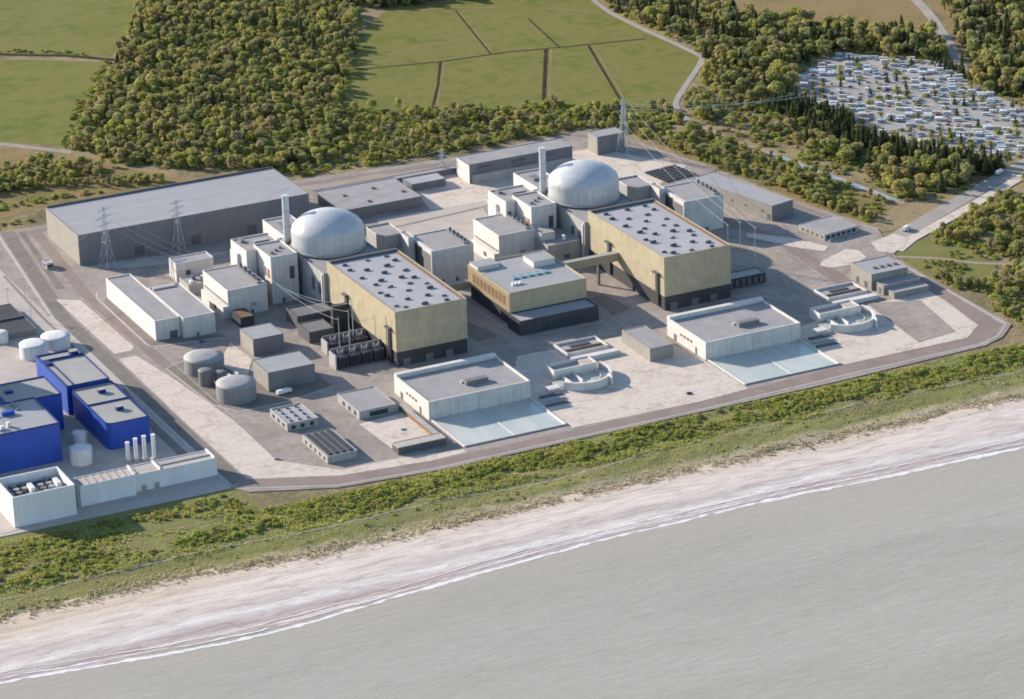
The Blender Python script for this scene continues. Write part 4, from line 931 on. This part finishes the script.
for k in range(3): wire((313 + 4 * k - 4, 315, 35 + 6 * k), ((256, 263, 271)[k], (34, 27, 18)[k], (33, 36, 33)[k]), 7, ('left', 'middle', 'right')[k] + ' line from the far corner pylon down to the line poles')
for k in range(2): wire((313, 315, 41 + 5 * k), (470 + 12 * k, 300 - 10 * k, 32), 5, ('lower', 'upper')[k] + ' line running right from the far corner pylon over the trees', .15)

# ------------------------------------------------------------------ vehicles
PAINTS = {n: surf('paint_' + n, c, .35, .05, .3) for n, c in dict(white=(.74, .74, .73), silver=(.45, .46, .47), blue=(.14, .22, .34), pale_blue=(.42, .50, .56), red=(.42, .06, .05), black=(.03, .03, .035), grey=(.18, .19, .20), cream=(.68, .62, .48)).items()}
def car_mesh(p):
    m = MB(); m.prism([(-2.1, -.88), (2.1, -.88), (2.1, .88), (-2.1, .88)], .3, .85, 0)
    b = len(m.v); lo, hi = .85, 1.42
    m.v += [(-1.9, -.8, lo), (1.05, -.8, lo), (1.05, .8, lo), (-1.9, .8, lo), (-1.5, -.66, hi), (.35, -.66, hi), (.35, .66, hi), (-1.5, .66, hi)]
    for f in ((0, 1, 5, 4), (1, 2, 6, 5), (2, 3, 7, 6), (3, 0, 4, 7)): m.f.append(tuple(b + i for i in f)); m.m.append(1)
    m.f.append((b + 4, b + 5, b + 6, b + 7)); m.m.append(0)
    for x in (-1.3, 1.35):
        for y in (-.9, .7): m.box(x - .32, x + .32, y, y + .2, 0, .62, 2)
    return m.mesh('car', [PAINTS[p], GLASS, TYRE])
def caravan_mesh(p, L=6.4):
    m = MB(); m.prism([(-L / 2, -1.15), (L / 2 - .5, -1.15), (L / 2, -.8), (L / 2, .8), (L / 2 - .5, 1.15), (-L / 2, 1.15)], .45, 2.6, 0)
    for a in (-L / 2 + .8, -.4, L / 2 - 2): 
        for s in (-1, 1): m.box(a, a + 1.1, s * 1.17 - .03, s * 1.17 + .03, 1.4, 2.1, 1, bottom=True)
    m.box(L / 2 - .02, L / 2 + .04, -.6, .6, 1.3, 2.1, 1, bottom=True); m.box(-.5, .5, -.4, .4, 2.6, 2.75, 0)
    for y in (-1.18, .98): m.box(-.35, .35, y, y + .2, 0, .7, 2)
    m.box(L / 2, L / 2 + 1.2, -.08, .08, .45, .55, 2, bottom=True)
    return m.mesh('caravan', [PAINTS[p], GLASS, TYRE])
def lorry(label, x, y, rz, cab='white', box='white', L=8.0):
    t = thing('lorry', label, 'lorry', (x, y, 0.05), rz)
    MB().box(-L / 2, L / 2 - 2.2, -1.25, 1.25, 1.0, 3.7, bottom=True).build('cargo_box', PAINTS[box], t)
    MB().prism([(L / 2 - 2.0, -1.2), (L / 2 - .2, -1.2), (L / 2, -1.0), (L / 2, 1.0), (L / 2 - .2, 1.2), (L / 2 - 2.0, 1.2)], .6, 2.8).build('cab', PAINTS[cab], t)
    MB().box(L / 2 - .05, L / 2 + .04, -1, 1, 1.7, 2.6, bottom=True).build('windscreen', GLASS, t); MB().box(-L / 2, L / 2 - .3, -.5, .5, .55, .95, bottom=True).build('chassis', TYRE, t)
    for a in (-L / 2 + 1, -L / 2 + 2.2, L / 2 - 1):
        for s in (-1.2, .85): MB().box(a - .5, a + .5, s, s + .35, 0, 1.0).build('wheel', TYRE, t)
lorry('white lorry parked in front of the wider grey workshop', -146, -37, R(10), L=12)
lorry('white lorry driving on the entrance road', 417, 32, R(28), L=9)
lorry('white box lorry further along the entrance road by the right edge', 556, 110, R(28), L=10)
def site_car(p, x, y, rz, label):
    t = thing('parked_car', label, 'car', (x, y, .13), rz)
    me = CARM.setdefault(p, car_mesh(p)); link('body', me, t)
CARM = {}
site_car('silver', -196, -145, R(-30), 'silver car at the bend of the front yard road')
site_car('black', 103, -182, R(10), 'dark car on the pale apron left of the right basin')
site_car('white', -100, -140, 0.3, 'white car in the yard behind the long low gate shed')
site_car('grey', -160, 100 - 12, 0.1, 'grey car before the twin pale store')
site_car('white', 352, 40, 0.4, 'white car in front of the low gatehouse')

PARK = [(556, 440), (622, 479), (689, 408), (672, 310), (676, 244), (612, 150), (569, 129), (545, 175), (513, 258), (528, 303), (512, 371)]
sheet('caravan_park_ground', PARK, -0.42, PARKM)
rnd = random.Random(11)
d0 = Vector((0.50, 0.866)); d1 = Vector((0.866, -0.50))
CVM = {p: caravan_mesh(p, L) for p, L in (('white', 6.6), ('cream', 7.5), ('pale_blue', 6.8), ('silver', 6.2))}
ncar = ncv = 0
park_trees = []
clb = {'white': 'white caravan standing in the crowded caravan park beyond the wood', 'cream': 'cream caravan standing in the crowded caravan park beyond the wood', 'pale_blue': 'pale blue caravan standing in the crowded caravan park beyond the wood', 'silver': 'silver caravan standing in the crowded caravan park beyond the wood'}
spots = []
org = Vector((596, 300))
for ri in range(-20, 21):
    for k in range(-54, 55):
        p = org + d1 * (ri * 8.2) + d0 * (k * 3.9) + Vector((rnd.uniform(-.8, .8), rnd.uniform(-.8, .8)))
        if not inside(p.x, p.y, PARK): continue
        if mnoise.noise((p.x * .022, p.y * .022, 2)) > .30: 
            if rnd.random() < .6: park_trees.append((p.x, p.y))
            continue
        if k % 12 == 0: continue
        spots.append((p.x, p.y, ri))
rnd.shuffle(spots)
for x, y, ri in spots:
    a = math.atan2(d1.y, d1.x) + rnd.gauss(0, .07) + (math.pi if rnd.random() < .5 else 0)
    if rnd.random() < .12: park_trees.append((x, y)); continue
    zone = mnoise.noise((x * .015, y * .015, 9))
    if rnd.random() < (.5 if zone > -.1 else .3) and ncv < 200:
        p = rnd.choice(('white', 'white', 'white', 'cream', 'silver', 'pale_blue')) if zone > 0 else rnd.choice(('white', 'white', 'pale_blue', 'cream'))
        o = link('caravan', CVM[p], None, (x, y, -.41)); o.rotation_euler.z = a; tag(o, clb[p], 'caravan', p.replace('_', ' ') + ' caravans in the park'); ncv += 1
    elif ncar < 250:
        p = rnd.choice(('silver', 'white', 'white', 'white', 'grey', 'blue', 'black', 'red', 'cream', 'pale_blue', 'silver'))
        o = link('park_car', CARM.setdefault(p, car_mesh(p)), None, (x, y, -.41)); o.rotation_euler.z = a; tag(o, p.replace('_', ' ') + ' car parked among the caravans in the park beyond the wood', 'car', p.replace('_', ' ') + ' cars in the caravan park'); ncar += 1

# ------------------------------------------------------------------ vegetation
def lobed_crown(seed, Rw, z0, z1, nl, per, ls):
    """leaf quads spread through lobes: arrays of quads (n,4,3)"""
    rg = np.random.default_rng(seed); Q = []
    H = z1 - z0
    for i in range(nl):
        a = rg.uniform(0, 2 * np.pi); t = rg.uniform(0.12, 0.88); rr = Rw * 0.62 * np.sqrt(rg.uniform(0.05, 1)) * np.sqrt(max(.15, 1 - (1.55 * (t - .42)) ** 2))
        c = np.array([rr * np.cos(a), rr * np.sin(a), z0 + H * t]); lr = Rw * rg.uniform(.20, .46)
        if i == 0: c = np.array([0, 0, z1 - lr * .8])
        n = int(per * rg.uniform(.75, 1.25))
        d = rg.normal(size=(n, 3)); d[:, 2] += .35; d /= np.linalg.norm(d, axis=1)[:, None]
        pts = c + d * lr * rg.uniform(.86, 1.06, (n, 1)) * np.array([1, 1, .85])
        nn = d + rg.normal(scale=.30, size=(n, 3)); nn /= np.linalg.norm(nn, axis=1)[:, None]
        up_ = rg.normal(size=(n, 3)); u = np.cross(nn, up_); u /= np.linalg.norm(u, axis=1)[:, None]; w = np.cross(nn, u)
        s = ls * rg.uniform(.6, 1.25, (n, 1)); s2 = s * rg.uniform(.6, 1.0, (n, 1))
        Q.append(np.stack([pts - u * s - w * s2 * .4, pts + u * s * .2 - w * s2, pts + u * s + w * s2 * .3, pts - u * s * .1 + w * s2], 1))
    return np.concatenate(Q)
def cone_crown(seed, Rw, z0, z1, n, ls):
    rg = np.random.default_rng(seed); t = rg.uniform(0, 1, n) ** 1.35
    a = rg.uniform(0, 2 * np.pi, n); tier = 0.8 + .2 * np.sin(t * 34 + seed)
    rr = Rw * (1 - t) ** .85 * tier * np.sqrt(rg.uniform(.3, 1.05, n)) * (1 + .18 * np.sin(a * 3 + seed))
    pts = np.stack([rr * np.cos(a), rr * np.sin(a), z0 + (z1 - z0) * t - rr * .18], 1)
    d = np.stack([np.cos(a), np.sin(a), np.full(n, .55)], 1) + rg.normal(scale=.3, size=(n, 3)); d /= np.linalg.norm(d, axis=1)[:, None]
    u = np.cross(d, np.array([0, 0, 1.0]) + rg.normal(scale=.3, size=(n, 3))); u /= np.linalg.norm(u, axis=1)[:, None]; w = np.cross(d, u)
    s = ls * rg.uniform(.6, 1.2, (n, 1)); s2 = s * .7
    return np.stack([pts - u * s - w * s2 * .4, pts + u * s * .2 - w * s2, pts + u * s + w * s2 * .3, pts - u * s * .1 + w * s2], 1)
def quads_mesh(name, Q, mat, tone=None):
    n = len(Q); me = bpy.data.meshes.new(name); me.vertices.add(n * 4); me.vertices.foreach_set('co', Q.reshape(-1).astype(np.float32))
    me.loops.add(n * 4); me.loops.foreach_set('vertex_index', np.arange(n * 4, dtype=np.int32)); me.polygons.add(n)
    me.polygons.foreach_set('loop_start', np.arange(0, n * 4, 4, dtype=np.int32))
    at = me.attributes.new('tone', 'FLOAT', 'POINT')
    at.data.foreach_set('value', (np.zeros(n * 4) if tone is None else np.repeat(tone, 4)).astype(np.float32))
    me.materials.append(mat); me.update(calc_edges=True); return me
def trunk_mb(h, r, seed, limbs=3):
    m = MB(); m.cyl(0, 0, 0, h, r, 6, r * .5, cap=False); rr = random.Random(seed)
    for k in range(limbs):
        a = rr.uniform(0, 6.28); z = h * rr.uniform(.55, .9); l = h * .45
        m.bar((0, 0, z), (l * .7 * math.cos(a), l * .7 * math.sin(a), z + l * .7), r * .35, 4)
    return m
KIND = {}
KIND['broad'] = [lobed_crown(s, *p) for s, p in ((1, (4.6, 1.8, 9.0, 15, 50, .56)), (2, (4.2, 1.6, 8.2, 12, 50, .55)), (3, (5.2, 1.8, 9.6, 18, 48, .58)), (4, (3.8, 1.3, 7.8, 12, 48, .53)), (5, (4.9, 1.4, 8.2, 16, 48, .58)), (6, (4.0, 2.2, 10.6, 15, 46, .55)))]
KIND['conifer'] = [cone_crown(s, *p) for s, p in ((1, (3.6, 1.2, 12.5, 520, .62)), (2, (4.0, 1.0, 11.5, 520, .66)), (3, (3.2, 1.2, 13.5, 520, .6)))]
KIND['shrub'] = [lobed_crown(s, *p) for s, p in ((11, (2.7, .0, 2.7, 10, 34, .42)), (12, (3.2, .0, 2.4, 13, 32, .44)), (13, (2.2, .0, 3.0, 8, 34, .4)), (14, (3.6, .0, 2.2, 15, 30, .46)))]
LM = {'broad': LEAF, 'conifer': NEEDLE, 'shrub': BUSHL}
CROWN = {k: [quads_mesh('crown', q, LM[k]) for q in v] for k, v in KIND.items()}
TRUNK = {'broad': [trunk_mb(6.0, .38, s).mesh('trunk', BARK) for s in range(6)], 'conifer': [trunk_mb(10, .3, s, 0).mesh('trunk', BARK) for s in range(3)], 'shrub': [trunk_mb(1.2, .16, s, 4).mesh('stem', BARK) for s in range(4)]}
ONAME = {'broad': 'broadleaf_tree', 'conifer': 'conifer_tree', 'shrub': 'shrub'}
plants = {'broad': [], 'conifer': [], 'shrub': []}      # (x, y, z, scale, rz, variant, zone)
rg = random.Random(5)
ROADS = [([(512, 760), (505, 708), (505, 647), (509, 545), (500, 519), (453, 462), (418, 416), (405, 365)], 5), ([(405, 365), (421, 262), (427, 214), (438, 153), (450, 87)], 5), ([(360, 8), (404, 24), (487, 68), (600, 128), (760, 216)], 9.5), ([(386, -4), (408, 12), (492, 55), (604, 115), (764, 203)], 7), ([(830, 800), (768, 560), (741, 488), (690, 372)], 9), ([(377, -14), (403, -34), (428, -62), (470, -90)], 4), ([(-420, 770), (-138, 622), (-92, 568)], 6), ([(-51, 886), (0, 850), (36, 812)], 3)]
def near_road(x, y, pad=0):
    for pts, w in ROADS:
        for (ax, ay), (bx, by) in zip(pts, pts[1:]):
            dx, dy = bx - ax, by - ay; t = max(0, min(1, ((x - ax) * dx + (y - ay) * dy) / (dx * dx + dy * dy)))
            if (x - ax - t * dx) ** 2 + (y - ay - t * dy) ** 2 < (w + pad) ** 2: return True
    return False
SITE_PAD = SITE
def scatter(poly, step, kind, zone, sc=(.8, 1.2), keep=1.0, clump=0.0, avoid=(), pad=1.5, jit=.45):
    xs = [p[0] for p in poly]; ys = [p[1] for p in poly]; n = 0
    y = min(ys); row = 0
    while y < max(ys):
        x = min(xs) + (row % 2) * step / 2
        while x < max(xs):
            px, py = x + rg.uniform(-jit, jit) * step, y + rg.uniform(-jit, jit) * step
            x += step
            if not inside(px, py, poly) or rg.random() > keep: continue
            if clump and mnoise.noise((px * .03, py * .03, len(zone))) < clump - .5: continue
            if any(inside(px, py, a) for a in avoid) or inside(px, py, SITE_PAD) or near_road(px, py, pad): continue
            k = kind if isinstance(kind, str) else rg.choices([a for a, _ in kind], [w for _, w in kind])[0]
            s = rg.uniform(*sc) * (0.85 + .3 * abs(mnoise.noise((px * .02, py * .02, 6))))
            plants[k].append((px, py, -.6, s, rg.uniform(0, 6.28), rg.randrange(len(KIND[k])), zone)); n += 1
        y += step * .87; row += 1
    return n
FOREST = [(130, 990), (200, 1010), (318, 892), (288, 812), (238, 715), (172, 588), (160, 560), (95, 440), (40, 430), (-20, 470), (-66, 512), (-90, 575), (-30, 690), (34, 806)]
STRIP = [(20, 432), (62, 405), (190, 398), (322, 400), (342, 366), (352, 340), (404, 372), (414, 404), (362, 455), (226, 515), (156, 560)]
scatter(FOREST, 9.0, (('broad', 1), ('conifer', .04)), 'big wood', (.6, 1.55), .93)
scatter(FOREST, 8, 'shrub', 'big wood', (1.0, 1.9), .75)
scatter([(-96, 560), (-30, 700), (34, 812), (30, 820), (-40, 706), (-104, 574)], 5, 'shrub', 'wood edge', (.7, 1.2), .7)
scatter(STRIP, 9.2, 'broad', 'rear belt', (.55, 1.4), .85, .34)
scatter(STRIP, 6.0, 'shrub', 'rear belt', (.9, 1.9), .75)
EAST = [(508, 790), (512, 720), (512, 545), (458, 462), (424, 416), (412, 370), (420, 270), (432, 200), (452, 90), (500, 84), (560, 112), (700, 190), (760, 260), (745, 330), (730, 480), (660, 552), (622, 596), (596, 700), (610, 860), (540, 900)]
BELT = [(512, 376), (526, 304), (510, 256), (542, 172), (568, 122), (546, 102), (512, 160), (480, 250), (478, 372)]
CLEAR = [(424, 290), (446, 280), (462, 150), (452, 98), (432, 160)]
DENSE = [(512, 560), (480, 480), (500, 340), (512, 260), (530, 180), (540, 90), (600, 120), (760, 230), (730, 480), (660, 560), (622, 600), (600, 720), (520, 800)]
scatter(EAST, 10.5, (('broad', 1), ('conifer', .16)), 'east wood', (1.2, 1.9), .92, .18, avoid=(PARK, CLEAR, BELT, [(412, 420), (424, 280), (470, 270), (490, 380), (470, 460)]))
scatter([(412, 420), (424, 280), (470, 270), (490, 380), (470, 460)], 9, 'broad', 'east clearing', (.8, 1.35), .8, .36)
scatter(EAST, 7.5, 'shrub', 'east wood', (.9, 2.0), .6, avoid=(PARK,))
# conifer belts round the caravan park
scatter(BELT, 6.2, (('conifer', 1), ('broad', .12)), 'park belt', (1.0, 1.5), .88, pad=0)
scatter([(552, 448), (618, 492), (700, 420), (728, 452), (640, 540), (540, 470)], 8.5, (('conifer', 1), ('broad', 1.1)), 'park rear', (1.2, 1.7), .9, pad=0)
scatter([(676, 404), (690, 400), (690, 330), (720, 300), (690, 240), (678, 300)], 6, 'conifer', 'park side', (.6, .9), .8, pad=-4)
for i_, (x, y) in enumerate(park_trees):
    k_ = ('shrub', 'broad', 'conifer', 'shrub')[i_ % 4]
    plants[k_].append((x, y, -.45, rg.uniform(1.0, 1.6) if k_ == 'shrub' else rg.uniform(.45, .75), rg.uniform(0, 6), rg.randrange(3), 'park inside'))
scatter([(400, 348), (352, 330), (364, 262), (384, 140), (402, 62), (440, 90), (430, 160), (420, 215), (412, 290)], 8.2, 'broad', 'boundary belt', (.75, 1.2), .8, .36, pad=1)
scatter([(352, 345), (366, 262), (386, 140), (402, 60), (410, 66), (396, 145), (376, 265), (362, 345)], 7.0, 'broad', 'boundary belt', (.75, 1.05), .85, pad=0)
scatter([(400, 348), (352, 330), (364, 262), (384, 140), (402, 62), (440, 90), (430, 160), (420, 215), (412, 290)], 6, 'shrub', 'boundary belt', (.8, 1.7), .6)
scatter([(744, 480), (776, 534), (850, 690), (1000, 800), (1050, 480), (860, 250), (770, 250), (716, 320), (708, 380)], 11, (('broad', 1), ('conifer', .6)), 'far corner wood', (1.3, 1.9), .9)
SOUTH = [(408, 8), (492, 46), (600, 104), (760, 190), (800, 60), (640, -180), (470, -240), (380, -205), (378, -60), (400, -20)]
scatter(SOUTH, 9.0, 'broad', 'road copse', (.85, 1.35), .85, .36, avoid=([(379, 2), (412, 10), (445, -20), (450, -70), (400, -112), (377, -60)],), pad=2)
scatter(SOUTH, 5.5, 'shrub', 'road copse', (.9, 1.7), .75, .30, avoid=([(379, 2), (412, 6), (436, -30), (378, -36)],), pad=1)
scatter([(-240, 560), (-120, 560), (-75, 520), (-90, 495), (-150, 488), (-260, 500)], 8.5, 'broad', 'left hedge', (.85, 1.25), .85, .25)
scatter([(-520, 560), (-120, 560), (-60, 500), (-20, 446), (-60, 446), (-110, 480), (-300, 470), (-520, 480)], 7, 'shrub', 'left hedge', (.8, 1.5), .5, .5)
scatter([(-200, 512), (-70, 452), (-44, 450), (-60, 466), (-190, 528)], 6.5, 'broad', 'left hedge', (.5, .95), .85)
scatter([(-330, 470), (-160, 468), (-90, 456), (-160, 452), (-330, 455)], 6, 'shrub', 'left hedge', (.8, 1.6), .7)
scatter([(-300, 425), (-215, 408), (-180, 412), (-180, 420), (-300, 445)], 5, 'shrub', 'left hedge', (.7, 1.1), .7)
scatter([(-150, 965), (-51, 893), (0, 857), (36, 818), (34, 824), (0, 866), (-50, 902), (-150, 975)], 6, 'shrub', 'ditch hedge', (.8, 1.6), .6, pad=-9)
scatter([(310, 840), (436, 822), (510, 770), (520, 900), (420, 1000), (316, 960)], 8, (('broad', 1), ('conifer', .5)), 'field head wood', (1.2, 1.7), .95, pad=0)
# dune scrub
def dune_scatter(n):
    for _ in range(n):
        x = rg.uniform(-520, 620); y = rg.uniform(-256, -219)
        if x < -240: y = rg.uniform(-256, -182 if x > -380 else -190)
        dens = mnoise.noise((x * .014, y * .03, 3)) + .45 * mnoise.noise((x * .05, y * .06, 8))
        if dens < -.22 + (.12 if -330 < x < -240 else 0) + (.5 if y < -248 else 0): continue
        if y > -216 and x > -245: continue
        if y > -180 and x > -300: continue
        s = rg.uniform(.35, 1.25)
        plants['shrub'].append((x, y, (dune_z(x, y) if y < -213 else -.5) - .15, s, rg.uniform(0, 6.28), rg.randrange(4), 'dune'))
dune_scatter(4600)
for _ in range(520):
    x = rg.uniform(-520, 620); y = rg.uniform(-291, -256)
    if mnoise.noise((x * .03, y * .05, 21)) < .05: continue
    plants['shrub'].append((x, y, dune_z(x, y) - .2, rg.uniform(.2, .6), rg.uniform(0, 6.28), rg.randrange(4), 'dune'))
ZL = {'big wood': 'dense wood behind the long grey hall', 'rear belt': 'tree belt behind the rear boundary', 'east wood': 'mixed wood below the caravan park', 'east clearing': 'thin grove beside the meadow track', 'park belt': 'dark belt in front of the caravan park', 'park rear': 'belt behind the caravan park', 'park side': 'row along the side of the caravan park', 'park inside': 'rows between the caravans', 'boundary belt': 'belt along the right boundary', 'far corner wood': 'wood in the far right corner', 'road copse': 'copse below the entrance road', 'left hedge': 'hedge left of the long grey hall', 'ditch hedge': 'hedge between the two left fields', 'field head wood': 'wood at the head of the meadows', 'dune': 'dune strip above the beach', 'wood edge': 'ragged left edge of the dense wood'}
KN = {'broad': ('rounded olive green broadleaf tree in the ', 'broadleaf trees in the ', 'tree'), 'conifer': ('dark pointed conifer in the ', 'conifers in the ', 'tree'), 'shrub': ('low leafy green shrub in the ', 'shrubs in the ', 'shrub')}
CROWN_OBJ = {k: {} for k in plants}; TRUNK_OBJ = {k: {} for k in plants}
CAM = Vector((-992, -2196, 940))
def in_view(x, y):
    d = Vector((x, y, 0)) - CAM; z = d.dot(fw)
    u = 512 + 3503.8 * d.dot(r2) / z; v = 349.5 - 3503.8 * d.dot(u2) / z
    return -6 < u < 1030 and -4 < v < 705
for k, L in plants.items():
    L.sort(key=lambda p: (not in_view(p[0], p[1]), ((Vector((p[0], p[1], 0)) - CAM).length) / (p[3])))
    SH = {'broad': ('broad crowned', 'rounded', 'spreading', 'compact', 'wide low', 'tall upright'), 'conifer': ('pointed', 'stout', 'slender'), 'shrub': ('bushy', 'spreading', 'upright', 'wide flat')}[k]
    top = L[:300]; ss = sorted(p[3] for p in top); q1, q2 = ss[len(ss) // 3], ss[2 * len(ss) // 3]
    NOUN = {'broad': 'olive green broadleaf tree', 'conifer': 'dark green conifer', 'shrub': 'leafy green shrub'}[k]
    for (x, y, z, s, rz, v, zone) in top:
        size = 'smaller' if s < q1 else ('medium' if s < q2 else 'bigger')
        lab = f'{size} {SH[v]} {NOUN} in the {ZL[zone]}'
        t = thing(ONAME[k], lab, KN[k][2], (x, y, z), rz, f'{size} {SH[v]} {KN[k][1]}{ZL[zone]}'); t.scale = (s, s, s * (rg.uniform(.82, 1.02) if k != 'shrub' else rg.uniform(.6, .8)))
        tk_ = link('stem' if k == 'shrub' else 'trunk', TRUNK[k][v], t); cr_ = link('crown', CROWN[k][v], t)
        TRUNK_OBJ[k].setdefault(v, tk_); CROWN_OBJ[k].setdefault(v, cr_)
    rest = L[300:]
    if not rest: continue
    nm = {'broad': ('broadleaf_woodland', 'mass of further broadleaf trees filling the woods behind the site', 'woodland'), 'conifer': ('conifer_woodland', 'mass of further dark conifers around the caravan park', 'woodland'), 'shrub': ('scrub_thicket', 'mass of further low shrubs on the dunes and wood floors', 'scrub')}[k]
    me = bpy.data.meshes.new(nm[0]); n = len(rest)
    me.vertices.add(n); me.vertices.foreach_set('co', np.array([p[:3] for p in rest], np.float32).ravel())
    zs = .7 if k == 'shrub' else .92
    for an, ty, prop, val in (('inst_scale', 'FLOAT_VECTOR', 'vector', np.array([(p[3], p[3], p[3] * zs) for p in rest], np.float32).ravel()), ('inst_rot', 'FLOAT_VECTOR', 'vector', np.array([(0, 0, p[4]) for p in rest], np.float32).ravel()), ('inst_kind', 'INT', 'value', np.array([p[5] for p in rest], np.int32))):
        me.attributes.new(an, ty, 'POINT').data.foreach_set(prop, val)
    o = link(nm[0], me); tag(o, nm[1], nm[2], kind='stuff')
    ng = bpy.data.node_groups.new(nm[0], 'GeometryNodeTree')
    ng.interface.new_socket('Geometry', in_out='INPUT', socket_type='NodeSocketGeometry'); ng.interface.new_socket('Geometry', in_out='OUTPUT', socket_type='NodeSocketGeometry')
    gi = ng.nodes.new('NodeGroupInput'); go = ng.nodes.new('NodeGroupOutput')
    outs = []
    for src in (CROWN_OBJ[k], TRUNK_OBJ[k]):
        jn = ng.nodes.new('GeometryNodeJoinGeometry')
        for v in reversed(range(len(KIND[k]))):
            ob = src[v]
            inf = ng.nodes.new('GeometryNodeObjectInfo'); inf.transform_space = 'ORIGINAL'; inf.inputs['Object'].default_value = ob; inf.inputs['As Instance'].default_value = True
            ng.links.new(inf.outputs['Geometry'], jn.inputs[0])
        ip = ng.nodes.new('GeometryNodeInstanceOnPoints'); ip.inputs['Pick Instance'].default_value = True
        for an, ty, sock in (('inst_scale', 'FLOAT_VECTOR', 'Scale'), ('inst_rot', 'FLOAT_VECTOR', 'Rotation'), ('inst_kind', 'INT', 'Instance Index')):
            na = ng.nodes.new('GeometryNodeInputNamedAttribute'); na.data_type = ty; na.inputs['Name'].default_value = an
            ng.links.new(na.outputs['Attribute'], ip.inputs[sock])
        ng.links.new(gi.outputs[0], ip.inputs['Points']); ng.links.new(jn.outputs[0], ip.inputs['Instance']); outs.append(ip)
    jo = ng.nodes.new('GeometryNodeJoinGeometry')
    for ip in outs: ng.links.new(ip.outputs[0], jo.inputs[0])
    ng.links.new(jo.outputs[0], go.inputs[0])
    md = o.modifiers.new('scatter', 'NODES'); md.node_group = ng
# marram grass fringe along the top of the beach, and tufts on the dune face
gen = np.random.default_rng(9); Q = []; T = []
def tuft(x, y, z, s):
    n = 5
    a = gen.uniform(0, 6.28, n); l = s * gen.uniform(.7, 1.2, n)
    b = np.stack([x + .3 * s * np.cos(a), y + .3 * s * np.sin(a), np.full(n, z)], 1); tip = b + np.stack([.55 * l * np.cos(a), .55 * l * np.sin(a), l], 1)
    w = np.stack([-np.sin(a), np.cos(a), np.zeros(n)], 1) * .32 * s
    Q.append(np.stack([b - w, b + w, tip + w * .4, tip - w * .4], 1)); T.append(np.full(n, gen.random()))
for _ in range(9000):
    x = gen.uniform(-560, 640); y = veg_y(x) + gen.normal(3.0, 4.2)
    if mnoise.noise((x * .05, y * .1, 2)) < -.25: continue
    tuft(x, y, max(-.62, dune_z(x, y) - .1), gen.uniform(.5, 1.3))
for _ in range(16000):
    x = gen.uniform(-560, 640); y = gen.uniform(-294, -218)
    if mnoise.noise((x * .03, y * .05, 6)) < -.1: continue
    tuft(x, y, dune_z(x, y) - .1, gen.uniform(.4, .8))
o = link('marram_grass', quads_mesh('marram_grass', np.concatenate(Q), STRAW, np.concatenate(T))); tag(o, 'straw coloured marram grass fringing the top of the beach', 'grass', kind='stuff')
Q = []; T = []
for _ in range(15000):
    x = gen.uniform(-560, 640); y = gen.uniform(-262, -217)
    if x < -240: y = gen.uniform(-262, -182)
    if mnoise.noise((x * .03, y * .06, 16)) < -.15: continue
    tuft(x, y, (dune_z(x, y) if y < -213 else -.5) - .1, gen.uniform(.7, 1.6))
o = link('long_grass', quads_mesh('long_grass', np.concatenate(Q), BUSHL, np.concatenate(T))); tag(o, 'long green grass covering the strip between the perimeter road and the beach', 'grass', kind='stuff')
# low timber fence running down the beach
gr = thing('beach_groyne', 'short dark timber barrier running down to the beach on the right', 'groyne', (128, -301, -.6))
for k in range(7): MB().box(-.3, .3, 9 - 3.2 * k, 9.5 - 3.2 * k, -.4, 1.5).build('post', BARK, gr)
MB().box(-.12, .12, -10.5, 9.4, .4, 1.1, bottom=True).build('rail', BARK, gr)
for o in bpy.data.objects:
    if 'ext' in o.keys(): del o['ext']
